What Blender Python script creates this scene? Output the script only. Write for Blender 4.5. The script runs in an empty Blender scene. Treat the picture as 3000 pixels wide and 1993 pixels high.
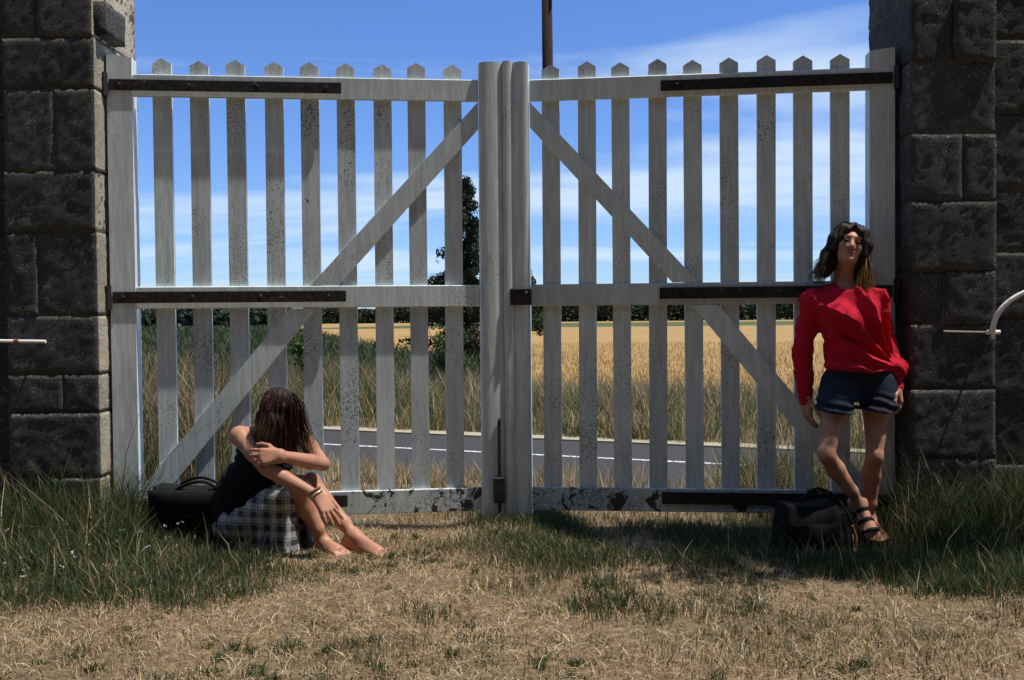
import bpy, math, random
import numpy as np
from mathutils import Matrix, Vector
R = math.radians
rng = np.random.default_rng(7)
random.seed(7)
scn = bpy.context.scene
col = scn.collection

# ------------------------------------------------------------------ camera
CAM = np.array([0.0, -5.0, 1.08]); FPX = 2907.0
PITCH = math.atan(71 / 2907); ROLL = R(-0.5)
cd = bpy.data.cameras.new('camera'); cam = bpy.data.objects.new('camera', cd); col.objects.link(cam)
cd.sensor_width = 36; cd.lens = FPX / 3000 * 36; cd.clip_end = 12000; cd.clip_start = 0.05
_M = Matrix.Rotation(math.pi / 2 - PITCH, 4, 'X') @ Matrix.Rotation(ROLL, 4, 'Z')
cam.matrix_world = Matrix.Translation(CAM.tolist()) @ _M
scn.camera = cam
_M3 = np.array(_M.to_3x3())
def at(px, py, Y):
    """point seen at photograph pixel (px, py) at world depth Y"""
    d = _M3 @ np.array([(px - 1500) / FPX, -(py - 996.5) / FPX, -1.0])
    return CAM + d * (Y - CAM[1]) / d[1]

# ------------------------------------------------------------------ light
SUN_EL, SUN_AZ = R(67), R(-4)          # azimuth from +x towards +y
sdir = Vector((math.cos(SUN_EL) * math.cos(SUN_AZ), math.cos(SUN_EL) * math.sin(SUN_AZ), math.sin(SUN_EL)))
sl = bpy.data.lights.new('sun', 'SUN'); sl.energy = 5.0; sl.angle = R(0.5); sl.color = (1.0, 0.94, 0.85)
so = bpy.data.objects.new('sun', sl); col.objects.link(so)
so.rotation_euler = sdir.to_track_quat('Z', 'Y').to_euler(); so.location = (8, -2, 12)

w = bpy.data.worlds.new('World'); scn.world = w; w.use_nodes = True
nt = w.node_tree; nt.nodes.clear()
def N(nt, t, **k):
    n = nt.nodes.new(t)
    for a, b in k.items():
        if a.startswith('i_'): n.inputs[a[2:].replace('_', ' ')].default_value = b
        else: setattr(n, a, b)
    return n
sky = N(nt, 'ShaderNodeTexSky', sky_type='NISHITA', sun_disc=False, sun_elevation=SUN_EL,
        sun_rotation=math.pi / 2 - SUN_AZ, altitude=100, air_density=1.0, dust_density=0.0, ozone_density=2.0)
tc = N(nt, 'ShaderNodeTexCoord')
sep = N(nt, 'ShaderNodeSeparateXYZ'); nt.links.new(tc.outputs['Generated'], sep.inputs[0])
zc = N(nt, 'ShaderNodeMath', operation='MAXIMUM'); zc.inputs[1].default_value = 0.0
nt.links.new(sep.outputs[2], zc.inputs[0])
za = N(nt, 'ShaderNodeMath', operation='ADD'); za.inputs[1].default_value = 0.09; nt.links.new(zc.outputs[0], za.inputs[0])
dv = N(nt, 'ShaderNodeVectorMath', operation='DIVIDE')
cmb = N(nt, 'ShaderNodeCombineXYZ'); cmb.inputs[2].default_value = 1
nt.links.new(za.outputs[0], cmb.inputs[0]); nt.links.new(za.outputs[0], cmb.inputs[1])
nt.links.new(tc.outputs['Generated'], dv.inputs[0]); nt.links.new(cmb.outputs[0], dv.inputs[1])
mp = N(nt, 'ShaderNodeMapping'); mp.inputs['Scale'].default_value = (0.33, 0.75, 0.0); mp.inputs['Location'].default_value = (3.6, 1.08, 0)
mp.inputs['Rotation'].default_value = (0, 0, R(8))
nt.links.new(dv.outputs[0], mp.inputs[0])
cn = N(nt, 'ShaderNodeTexNoise', i_Scale=1.0, i_Detail=7.0, i_Roughness=0.52, i_Distortion=0.5); nt.links.new(mp.outputs[0], cn.inputs['Vector'])
cr = N(nt, 'ShaderNodeValToRGB'); cr.color_ramp.elements[0].position = 0.475; cr.color_ramp.elements[1].position = 0.63
nt.links.new(cn.outputs['Fac'], cr.inputs[0])
cm = N(nt, 'ShaderNodeMath', operation='MULTIPLY'); cm.inputs[1].default_value = 0.85; nt.links.new(cr.outputs[0], cm.inputs[0])
mixc = N(nt, 'ShaderNodeMixRGB'); mixc.inputs[2].default_value = (7, 8.6, 10.4, 1)
hs = N(nt, 'ShaderNodeMixRGB', blend_type='MULTIPLY'); hs.inputs[0].default_value = 1; hs.inputs[2].default_value = (0.74, 1.0, 1.55, 1); nt.links.new(sky.outputs[0], hs.inputs[1])
nt.links.new(cm.outputs[0], mixc.inputs[0]); nt.links.new(hs.outputs[0], mixc.inputs[1])
bg = N(nt, 'ShaderNodeBackground', i_Strength=0.085); nt.links.new(mixc.outputs[0], bg.inputs[0])
wo = N(nt, 'ShaderNodeOutputWorld'); nt.links.new(bg.outputs[0], wo.inputs[0])

vs = scn.view_settings; vs.view_transform = 'Standard'; vs.look = 'None'; vs.exposure = 0.2; vs.gamma = 1
vs.use_curve_mapping = False
scn.render.engine = 'CYCLES'
scn.cycles.max_bounces = 6

# ------------------------------------------------------------------ helpers
def obj(name, me, m=None, parent=None):
    o = bpy.data.objects.new(name, me); col.objects.link(o)
    if m is not None and not me.materials: me.materials.append(m)
    if parent is not None: o.parent = parent
    return o
def tag(o, label=None, cat=None, group=None, kind=None):
    for k, v in (('label', label), ('category', cat), ('group', group), ('kind', kind)):
        if v: o[k] = v
    return o
def empty(name, loc=(0, 0, 0), rz=0):
    o = bpy.data.objects.new(name, None); col.objects.link(o); o.location = loc; o.rotation_euler = (0, 0, rz)
    o.empty_display_size = 0.1
    return o
def mesh(name, V, F, smooth=False, colors=None):
    V = np.asarray(V, np.float32).reshape(-1, 3)
    me = bpy.data.meshes.new(name)
    if isinstance(F, np.ndarray):
        n, k = F.shape
        me.vertices.add(len(V)); me.vertices.foreach_set('co', V.ravel())
        me.loops.add(n * k); me.loops.foreach_set('vertex_index', F.astype(np.int32).ravel())
        me.polygons.add(n); me.polygons.foreach_set('loop_start', np.arange(0, n * k, k, dtype=np.int32))
        me.update(calc_edges=True)
    else:
        me.from_pydata(V.tolist(), [], F); me.update()
    if smooth: me.polygons.foreach_set('use_smooth', np.ones(len(me.polygons), bool))
    if colors is not None:
        a = me.color_attributes.new('tint', 'FLOAT_COLOR', 'POINT')
        c = np.ones((len(V), 4), np.float32); c[:, :3] = colors; a.data.foreach_set('color', c.ravel())
    return me
def vnoise(p, seed=0):
    """3D value noise in 0..1"""
    p = np.asarray(p, np.float64); i = np.floor(p).astype(np.int64); f = p - i; f = f * f * (3 - 2 * f)
    def h(x, y, z):
        n = (x * 374761393 + y * 668265263 + z * 2147483647 + seed * 974634777) & 0xffffffff
        n = ((n ^ (n >> 13)) * 1274126177) & 0xffffffff
        return ((n ^ (n >> 16)) & 0xffff) / 65535.0
    r = 0
    for dx in (0, 1):
        for dy in (0, 1):
            for dz in (0, 1):
                wgt = (f[..., 0] if dx else 1 - f[..., 0]) * (f[..., 1] if dy else 1 - f[..., 1]) * (f[..., 2] if dz else 1 - f[..., 2])
                r = r + wgt * h(i[..., 0] + dx, i[..., 1] + dy, i[..., 2] + dz)
    return r
def fbm(p, seed=0, o=3):
    r = 0; a = 0.5; p = np.asarray(p, float)
    for k in range(o): r = r + a * vnoise(p * 2 ** k, seed + k); a *= 0.5
    return r / (1 - 0.5 ** o)
def smooth(a, b, x):
    t = np.clip((x - a) / (b - a), 0, 1); return t * t * (3 - 2 * t)

# ---- boxes with chamfered edges: 24 vertices, 26 faces
def cbox(x0, x1, y0, y1, z0, z1, c=0.004):
    V = []; idx = {}
    for sx in (0, 1):
        for sy in (0, 1):
            for sz in (0, 1):
                X = (x0, x1)[sx]; Y = (y0, y1)[sy]; Z = (z0, z1)[sz]
                ix = X + c * (1 - 2 * sx); iy = Y + c * (1 - 2 * sy); iz = Z + c * (1 - 2 * sz)
                for a, p in enumerate(((X, iy, iz), (ix, Y, iz), (ix, iy, Z))):
                    idx[sx, sy, sz, a] = len(V); V.append(p)
    F = []
    for a in range(3):
        b, d = [q for q in range(3) if q != a]
        for s in (0, 1):
            q = []
            for t, u in ((0, 0), (1, 0), (1, 1), (0, 1)):
                k = [0, 0, 0]; k[a] = s; k[b] = t; k[d] = u; q.append(idx[k[0], k[1], k[2], a])
            F.append(q)
        for t in (0, 1):
            for u in (0, 1):
                k0 = [0, 0, 0]; k0[b] = t; k0[d] = u; k1 = list(k0); k1[a] = 1
                F.append([idx[tuple(k0) + (b,)], idx[tuple(k1) + (b,)], idx[tuple(k1) + (d,)], idx[tuple(k0) + (d,)]])
    for s in idx:
        if s[3] == 0: F.append([idx[s[:3] + (0,)], idx[s[:3] + (1,)], idx[s[:3] + (2,)]])
    V = np.array(V); cen = V.mean(0)
    for q in F:
        p = V[q]; n = np.cross(p[1] - p[0], p[2] - p[0])
        if np.dot(n, p.mean(0) - cen) < 0: q.reverse()
    return V, F
def prism(outline, y0, y1):
    """extrude an x-z outline (ccw seen from -y) from y0 to y1"""
    n = len(outline)
    V = [(x, y0, z) for x, z in outline] + [(x, y1, z) for x, z in outline]
    F = [list(range(n)), list(range(2 * n - 1, n - 1, -1))]
    for i in range(n):
        j = (i + 1) % n; F.append([i, i + n, j + n, j])
    return np.array(V, float), F
def tube(pts, rad, seg=8, closed_ends=True):
    pts = np.asarray(pts, float); n = len(pts); rad = np.broadcast_to(rad, (n,))
    V = []; prev = None
    for i in range(n):
        t = pts[min(i + 1, n - 1)] - pts[max(i - 1, 0)]; t /= np.linalg.norm(t) + 1e-9
        if prev is None:
            u = np.cross(t, (0, 0, 1)); u = u if np.linalg.norm(u) > 1e-3 else np.cross(t, (0, 1, 0))
        else: u = prev - t * np.dot(prev, t)
        u /= np.linalg.norm(u); prev = u; v = np.cross(t, u)
        for k in range(seg):
            a = 2 * math.pi * k / seg; V.append(pts[i] + rad[i] * (math.cos(a) * u + math.sin(a) * v))
    F = []
    for i in range(n - 1):
        for k in range(seg):
            k2 = (k + 1) % seg; F.append([i * seg + k, i * seg + k2, (i + 1) * seg + k2, (i + 1) * seg + k])
    if closed_ends: F.append(list(range(seg - 1, -1, -1))); F.append(list(range((n - 1) * seg, n * seg)))
    return np.array(V), F
def merge(parts):
    V = []; F = []; o = 0
    for v, f in parts:
        V.append(v); F += [[i + o for i in q] for q in f]; o += len(v)
    return np.concatenate(V), F
def spline(P, n=24):
    P = np.asarray(P, float); m = len(P) - 1; out = []
    for t in np.linspace(0, m, n):
        i = min(int(t), m - 1); f = t - i
        p0, p1, p2, p3 = P[max(i - 1, 0)], P[i], P[i + 1], P[min(i + 2, m)]
        out.append(0.5 * (2 * p1 + (p2 - p0) * f + (2 * p0 - 5 * p1 + 4 * p2 - p3) * f * f + (3 * p1 - p0 - 3 * p2 + p3) * f ** 3))
    return np.array(out)

# ------------------------------------------------------------------ materials
class Mat:
    def __init__(s, name, rough=0.8, spec=0.3):
        s.m = bpy.data.materials.new(name); s.m.use_nodes = True; s.nt = s.m.node_tree
        s.b = s.nt.nodes['Principled BSDF']; s.b.inputs['Roughness'].default_value = rough
        s.b.inputs['Specular IOR Level'].default_value = spec
        s.tc = s.nt.nodes.new('ShaderNodeTexCoord')
    def vec(s, scale=(1, 1, 1), src='Object', loc=(0, 0, 0)):
        n = N(s.nt, 'ShaderNodeMapping'); n.inputs['Scale'].default_value = scale; n.inputs['Location'].default_value = loc
        s.nt.links.new(s.tc.outputs[src], n.inputs[0]); return n.outputs[0]
    def noise(s, scale, detail=4, rough=0.55, vec=None, dist=0):
        n = N(s.nt, 'ShaderNodeTexNoise', i_Scale=scale, i_Detail=detail, i_Roughness=rough, i_Distortion=dist)
        s.nt.links.new(vec or s.vec(), n.inputs['Vector']); return n.outputs['Fac']
    def voro(s, scale, vec=None):
        n = N(s.nt, 'ShaderNodeTexVoronoi', i_Scale=scale); s.nt.links.new(vec or s.vec(), n.inputs['Vector']); return n.outputs['Distance']
    def ramp(s, fac, stops):
        n = N(s.nt, 'ShaderNodeValToRGB'); e = n.color_ramp.elements
        while len(e) < len(stops): e.new(0.5)
        for q, (p, c) in zip(e, stops):
            q.position = p; q.color = (c, c, c, 1) if not hasattr(c, '__len__') else (*c, 1)
        s.nt.links.new(fac, n.inputs[0]); return n.outputs[0]
    def mix(s, fac, a, b, mode='MIX'):
        n = N(s.nt, 'ShaderNodeMixRGB', blend_type=mode)
        for i, v in ((0, fac), (1, a), (2, b)):
            if isinstance(v, (int, float)): n.inputs[i].default_value = v if i == 0 else (v, v, v, 1)
            elif isinstance(v, tuple): n.inputs[i].default_value = (*v, 1)
            else: s.nt.links.new(v, n.inputs[i])
        return n.outputs[0]
    def math(s, op, a, b=0.0):
        n = N(s.nt, 'ShaderNodeMath', operation=op)
        for i, v in ((0, a), (1, b)):
            if isinstance(v, (int, float)): n.inputs[i].default_value = v
            else: s.nt.links.new(v, n.inputs[i])
        return n.outputs[0]
    def attr(s, name='tint'):
        n = N(s.nt, 'ShaderNodeAttribute', attribute_name=name); return n.outputs['Color']
    def rand(s):
        return N(s.nt, 'ShaderNodeObjectInfo').outputs['Random']
    def color(s, c):
        if isinstance(c, tuple): s.b.inputs['Base Color'].default_value = (*c, 1)
        else: s.nt.links.new(c, s.b.inputs['Base Color'])
        return s
    def bump(s, h, strength=0.4, dist=0.01):
        n = N(s.nt, 'ShaderNodeBump', i_Strength=strength, i_Distance=dist)
        s.nt.links.new(h, n.inputs['Height']); s.nt.links.new(n.outputs[0], s.b.inputs['Normal']); return s
    def translucent(s, fac, c):
        """thin leaf: part of the light goes through"""
        t = N(s.nt, 'ShaderNodeBsdfTranslucent'); mx = N(s.nt, 'ShaderNodeMixShader'); mx.inputs[0].default_value = fac
        if isinstance(c, tuple): t.inputs[0].default_value = (*c, 1)
        else: s.nt.links.new(c, t.inputs[0])
        out = s.nt.nodes['Material Output']
        s.nt.links.new(s.b.outputs[0], mx.inputs[1]); s.nt.links.new(t.outputs[0], mx.inputs[2]); s.nt.links.new(mx.outputs[0], out.inputs[0]); return s
M = {}
def paint(name, dirt):
    """weathered white paint: mildew specks, streaks and flaked patches"""
    a = Mat(name, 0.6, 0.3)
    off = N(a.nt, 'ShaderNodeVectorMath', operation='MULTIPLY_ADD')
    cmbx = N(a.nt, 'ShaderNodeCombineXYZ'); rd = a.rand()
    for i in range(3): a.nt.links.new(rd, cmbx.inputs[i])
    a.nt.links.new(cmbx.outputs[0], off.inputs[0]); off.inputs[1].default_value = (37, 53, 71); a.nt.links.new(a.tc.outputs['Object'], off.inputs[2])
    v = off.outputs[0]
    mpz = N(a.nt, 'ShaderNodeMapping'); mpz.inputs['Scale'].default_value = (1, 1, 0.12); a.nt.links.new(v, mpz.inputs[0])
    base = a.ramp(a.noise(3, 5, 0.6, v), [(0.3, (0.64, 0.73, 0.755)), (0.7, (0.76, 0.85, 0.87))])
    streak = a.ramp(a.noise(38, 4, 0.6, mpz.outputs[0]), [(0.42, 0.62), (0.6, 1.0)])
    c = a.mix(0.42, base, streak, 'MULTIPLY'); c = a.mix(1.0, c, a.ramp(a.rand(), [(0, 0.86), (1, 1.06)]), 'MULTIPLY')
    big = a.noise(2.2, 3, 0.5, v)
    sp = a.noise(95, 4, 0.7, v)
    m1 = a.ramp(a.math('ADD', sp, a.math('MULTIPLY', a.math('SUBTRACT', big, 0.5), 0.55)), [(0.66 - dirt * 0.12, 0.0), (0.74 - dirt * 0.12, 1.0)])
    c = a.mix(a.math('MULTIPLY', m1, 0.75), c, (0.07, 0.07, 0.062))
    fl = a.noise(9, 6, 0.68, v, 0.6)
    fth = 0.74 - 0.36 * max(0, dirt - 0.35)
    m2 = a.ramp(fl, [(fth, 0.0), (fth + 0.03, 1.0)])
    c = a.mix(m2, c, (0.055, 0.05, 0.043))
    gr = a.noise(60, 4, 0.6, mpz.outputs[0])
    a.color(c).bump(a.math('ADD', gr, a.math('MULTIPLY', m2, -0.8)), 0.35, 0.004)
    return a.m
M['paint'] = paint('weathered_white_paint', 0.12)
M['paint_slat'] = paint('speckled_white_paint', 0.50)
M['paint_low'] = paint('mouldy_white_paint', 0.95)
a = Mat('black_iron', 0.62, 0.35); nz = a.noise(45, 5)
M['iron'] = a.color(a.ramp(nz, [(0.35, (0.010, 0.010, 0.010)), (0.62, (0.032, 0.028, 0.026)), (0.70, (0.05, 0.045, 0.04)), (0.73, (0.30, 0.30, 0.29))])).bump(nz, 0.5, 0.004).m
def stone(name, lo, hi, spot):
    a = Mat(name, 0.95, 0.15)
    n1 = a.noise(6, 8, 0.65); n2 = a.noise(85, 6, 0.75); n3 = a.noise(2.3, 3)
    c = a.ramp(n1, [(0.3, lo), (0.7, hi)])
    c = a.mix(a.ramp(n3, [(0.4, 0.0), (0.65, 0.6)]), c, tuple(0.55 * q for q in lo))
    c = a.mix(a.ramp(a.math('ADD', n2, a.math('MULTIPLY', a.math('SUBTRACT', n1, 0.5), 0.35)), [(0.55, 0.0), (0.66, 0.85)]), c, spot)
    c = a.mix(1.0, c, a.ramp(a.rand(), [(0, 0.75), (1, 1.15)]), 'MULTIPLY')
    return a.color(c).bump(a.math('ADD', n2, a.math('MULTIPLY', a.noise(26, 6, 0.7), 0.9)), 1.0, 0.018).m
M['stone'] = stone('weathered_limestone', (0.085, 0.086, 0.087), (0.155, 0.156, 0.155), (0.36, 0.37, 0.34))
M['stone_sunlit'] = stone('sunlit_cream_limestone', (0.50, 0.44, 0.34), (0.72, 0.66, 0.54), (0.78, 0.75, 0.66))  # lighter copy of the stone, sunlight on the left reveal put into its colour
a = Mat('lime_mortar', 0.95, 0.1)
M['mortar'] = a.color(a.ramp(a.noise(40, 5), [(0.3, (0.07, 0.066, 0.058)), (0.7, (0.15, 0.14, 0.12))])).bump(a.noise(90, 4), 0.6, 0.01).m
def bladem(name, tr=0.3):
    a = Mat(name, 0.6, 0.25); c = a.attr()
    return a.color(c).translucent(tr, c).m
M['blade'] = bladem('grass_blade', 0.3)
M['leaf'] = bladem('leaf', 0.25)
a = Mat('dry_soil', 0.95, 0.1)
g1 = a.noise(1.6, 5, 0.6); g2 = a.noise(25, 6, 0.7); g3 = a.noise(180, 3, 0.6)
c = a.ramp(g2, [(0.3, (0.095, 0.063, 0.038)), (0.7, (0.31, 0.22, 0.13))])
c = a.mix(a.ramp(g1, [(0.45, 0.0), (0.7, 0.55)]), c, (0.085, 0.088, 0.045))
c = a.mix(a.ramp(g3, [(0.55, 0.0), (0.7, 0.7)]), c, (0.38, 0.31, 0.20))
M['soil'] = a.color(c).bump(a.math('ADD', g2, a.math('MULTIPLY', g3, 0.4)), 0.8, 0.03).m
a = Mat('asphalt', 0.9, 0.2)
M['asphalt'] = a.color(a.ramp(a.noise(120, 4, 0.7), [(0.3, (0.03, 0.03, 0.031)), (0.75, (0.068, 0.067, 0.066))])).bump(a.noise(200, 2), 0.4, 0.005).m
a = Mat('road_paint', 0.7, 0.3)
M['roadpaint'] = a.color(a.ramp(a.noise(30, 5, 0.7), [(0.40, (0.12, 0.12, 0.12)), (0.55, (0.70, 0.70, 0.68))])).m
a = Mat('pale_gravel', 0.95, 0.1)
M['gravel'] = a.color(a.ramp(a.noise(50, 5, 0.7), [(0.3, (0.26, 0.22, 0.15)), (0.7, (0.5, 0.45, 0.34))])).bump(a.noise(80, 3), 0.6, 0.02).m
a = Mat('golden_stubble', 0.95, 0.1)
s1 = a.noise(0.6, 6, 0.65, a.vec((0.25, 1.6, 1))); s2 = a.noise(0.09, 4, 0.6, a.vec((0.3, 1, 1))); s3 = a.noise(9, 3, 0.6)
c = a.ramp(s1, [(0.3, (0.25, 0.15, 0.05)), (0.7, (0.38, 0.245, 0.09))])
c = a.mix(a.ramp(s2, [(0.4, 0.0), (0.65, 0.5)]), c, (0.26, 0.175, 0.07))
M['stubble'] = a.color(a.mix(a.ramp(s3, [(0.4, 0.0), (0.7, 0.35)]), c, (0.40, 0.29, 0.13))).m
a = Mat('green_field', 0.95, 0.1)
M['greenfield'] = a.color(a.ramp(a.noise(0.5, 5, 0.6, a.vec((0.2, 1, 1))), [(0.3, (0.05, 0.075, 0.03)), (0.7, (0.10, 0.12, 0.05))])).m
a = Mat('crop_soil', 0.95, 0.1); M['cropsoil'] = a.color(a.ramp(a.noise(2, 4), [(0.3, (0.018, 0.03, 0.012)), (0.7, (0.04, 0.055, 0.022))])).m
a = Mat('hill_green', 0.95, 0.1); M['hill'] = a.color(a.ramp(a.noise(0.01, 5, 0.6), [(0.35, (0.03, 0.05, 0.03)), (0.7, (0.10, 0.11, 0.06))])).m
a = Mat('bark', 0.9, 0.15); n1 = a.noise(14, 5, 0.6, a.vec((1, 1, 0.15)))
M['bark'] = a.color(a.ramp(n1, [(0.3, (0.03, 0.022, 0.016)), (0.7, (0.085, 0.062, 0.045))])).bump(n1, 0.6, 0.02).m
a = Mat('creosoted_wood', 0.9, 0.15); n1 = a.noise(30, 5, 0.6, a.vec((1, 1, 0.06)))
M['pole'] = a.color(a.ramp(n1, [(0.3, (0.02, 0.013, 0.011)), (0.7, (0.05, 0.031, 0.024))])).bump(n1, 0.5, 0.01).m
a = Mat('skin', 0.5, 0.3); n1 = a.noise(14, 4)
a.b.inputs['Subsurface Weight'].default_value = 0.12; a.b.inputs['Subsurface Radius'].default_value = (0.01, 0.004, 0.002); a.b.inputs['Subsurface Scale'].default_value = 0.6
M['skin'] = a.color(a.ramp(n1, [(0.3, (0.36, 0.175, 0.11)), (0.7, (0.46, 0.235, 0.15))])).bump(a.noise(160, 3), 0.1, 0.002).m
def cloth(name, c0, c1, sc=260, rough=0.9):
    a = Mat(name, rough, 0.15); n = a.noise(sc, 3, 0.6); b = a.noise(9, 3)
    c = a.ramp(n, [(0.3, c0), (0.7, c1)])
    return a.color(a.mix(a.ramp(b, [(0.35, 0.25), (0.6, 0.0)]), c, tuple(0.6 * q for q in c0))).bump(n, 0.35, 0.003).m
M['red'] = cloth('red_knit', (0.40, 0.007, 0.024), (0.56, 0.014, 0.040), 320)
M['denim'] = cloth('dark_denim', (0.010, 0.013, 0.024), (0.03, 0.038, 0.062), 420)
M['black'] = cloth('black_cloth', (0.005, 0.005, 0.0055), (0.011, 0.011, 0.0115))
M['leather'] = cloth('black_leather', (0.006, 0.006, 0.006), (0.014, 0.0135, 0.013), 90, 0.6)
a = Mat('tan_leather', 0.6, 0.3); M['tan'] = a.color((0.22, 0.09, 0.04)).m
a = Mat('steel', 0.35, 0.5); a.b.inputs['Metallic'].default_value = 0.9; M['steel'] = a.color((0.6, 0.58, 0.52)).m
a = Mat('white_plastic', 0.5, 0.4); M['white'] = a.color(a.ramp(a.noise(30, 5, 0.7), [(0.32, (0.35, 0.33, 0.30)), (0.42, (0.80, 0.80, 0.78))])).m
a = Mat('eye', 0.55, 0.2); M['eye'] = a.color((0.03, 0.02, 0.015)).m
a = Mat('lip', 0.4, 0.4); M['lip'] = a.color((0.36, 0.11, 0.09)).m
a = Mat('hair', 0.6, 0.2); hc = a.attr(); M['hair'] = a.color(hc).m
# plaid: crossed woven bands, white ground
a = Mat('plaid_cloth', 0.9, 0.15)
def band(comp, f, w, ph):
    sx = N(a.nt, 'ShaderNodeSeparateXYZ'); a.nt.links.new(a.tc.outputs['Object'], sx.inputs[0])
    s = a.math('FRACT', a.math('ADD', a.math('MULTIPLY', sx.outputs[comp], f), ph)); return a.math('LESS_THAN', s, w)
c = a.mix(a.math('MULTIPLY', a.math('ADD', band(0, 16, 0.42, 0.1), band(2, 16, 0.42, 0.2)), 0.46), (0.48, 0.48, 0.465), (0.02, 0.02, 0.022))
c = a.mix(a.math('MULTIPLY', a.math('MAXIMUM', band(0, 16, 0.07, 0.6), band(2, 16, 0.07, 0.7)), 0.75), c, (0.03, 0.03, 0.03))
M['plaid'] = a.color(c).bump(a.noise(300, 2), 0.3, 0.002).m

# ------------------------------------------------------------------ land
RN = np.array([0.39, 0.92]); RN /= np.linalg.norm(RN); RD = np.array([RN[1], -RN[0]])   # across / along the road
ROADZ = -0.5
def gz(x, y):
    x = np.asarray(x, float); y = np.asarray(y, float); s = x * RN[0] + y * RN[1]
    near = 1 - smooth(0.7, 3.4, s)
    u = 0.05 * (fbm(np.stack([x * 0.9, y * 0.9, 0 * x], -1), 3) - 0.5) + 0.018 * (fbm(np.stack([x * 7, y * 7, 0 * x], -1), 5) - 0.5)
    z = ROADZ * (1 - near) + u * near
    pit = smooth(0.05, 0.45, x) * (1 - smooth(1.7, 1.95, x)) * smooth(-0.40, -0.08, y + 0.26 * np.clip(x, 0, 1.4)) * (1 - smooth(0.5, 1.2, y))
    pitl = smooth(-1.95, -1.5, x) * (1 - smooth(-0.35, -0.1, x)) * smooth(-0.02, 0.10, y) * (1 - smooth(0.4, 0.9, y))
    z = z - 0.13 * pit - 0.05 * pitl
    z = z - 0.045 * smooth(3.3, 3.7, s) * (1 - smooth(7.2, 7.7, s))          # bed of the road
    return z
def axis(fine, step, lo, hi, g=1.35):
    v = list(np.arange(fine[0], fine[1] + 1e-6, step))
    d = step
    while v[-1] < hi: d *= g; v.append(v[-1] + d)
    d = step
    while v[0] > lo: d *= g; v.insert(0, v[0] - d)
    return np.array(v)
def grid_faces(nx, ny):
    i = np.arange(nx - 1)[:, None] * ny + np.arange(ny - 1)[None]
    return np.stack([i, i + ny, i + ny + 1, i + 1], -1).reshape(-1, 4)
gx = axis((-3.2, 3.2), 0.035, -4000, 4000); gy = axis((-3.4, 1.4), 0.035, -600, 8000, 1.22)
GX, GY = np.meshgrid(gx, gy, indexing='ij')
tag(obj('ground', mesh('ground', np.stack([GX, GY, gz(GX, GY)], -1), grid_faces(len(gx), len(gy)), True), M['soil']), kind='structure')
def strip(name, s0, s1, z0, z1, m, t0=-60, t1=60):
    """slab along the road between distances s0..s1 across it"""
    V = []
    for t in (t0, t1):
        for s, z in ((s0, z0), (s0, z1), (s1, z1), (s1, z0)):
            p = RN * s + RD * t; V.append((p[0], p[1], z))
    F = [[0, 1, 2, 3], [7, 6, 5, 4], [1, 5, 6, 2], [0, 4, 5, 1], [3, 2, 6, 7], [0, 3, 7, 4]]
    return tag(obj(name, mesh(name, V, F), m), kind='structure')
strip('road', 3.7, 7.12, -0.6, ROADZ, M['asphalt'])
strip('road_line', 5.79, 5.87, -0.51, ROADZ + 0.004, M['roadpaint'])
strip('road_shoulder', 7.12, 7.45, -0.6, ROADZ + 0.02, M['gravel'])
def sheet(name, pts, z, m):
    V = [(x, y, z) for x, y in pts] + [(x, y, z - 0.3) for x, y in pts]; n = len(pts)
    F = [list(range(n))] + [[i, i + n, (i + 1) % n + n, (i + 1) % n] for i in range(n)]
    return tag(obj(name, mesh(name, V, F), m), kind='structure')
def crop_x(y): return -3.0 - 0.27 * (y - 23)
sheet('stubble_field', [(30, -0.5), (70, 70), (140, 126), (crop_x(126), 126), (crop_x(14), 13)], -0.47, M['stubble'])
sheet('green_strip', [(140, 126.2), (230, 190), (-8, 190), (crop_x(126.2), 126.2)], -0.46, M['greenfield'])
sheet('far_stubble', [(230, 190.3), (320, 420), (-150, 420), (crop_x(130), 130), (-8, 190.3)], -0.45, M['stubble'])
sheet('crop_field', [(crop_x(13), 13), (crop_x(170), 170), (-160, 170), (-60, 36)], -0.44, M['cropsoil'])
# far ridges on the skyline
def ridge(name, y, x0, x1, h, seed, m):
    xs = np.linspace(x0, x1, 160); hh = -1 + h * (0.55 + 0.9 * (fbm(np.stack([xs / (x1 - x0) * 9, xs * 0, xs * 0], -1), seed, 4) - 0.5))
    V = []; 
    for dy, k in ((-y * 0.10, 0.0), (-y * 0.03, 0.75), (0, 1.0), (y * 0.15, 0.0)):
        for x, q in zip(xs, hh): V.append((x, y + dy, -1 + (q + 1) * k))
    return tag(obj(name, mesh(name, V, grid_faces(4, 160)[:, ::-1], True), m), kind='structure')
ridge('hills', 1900, -1500, 1500, 22, 4, M['hill'])

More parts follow.
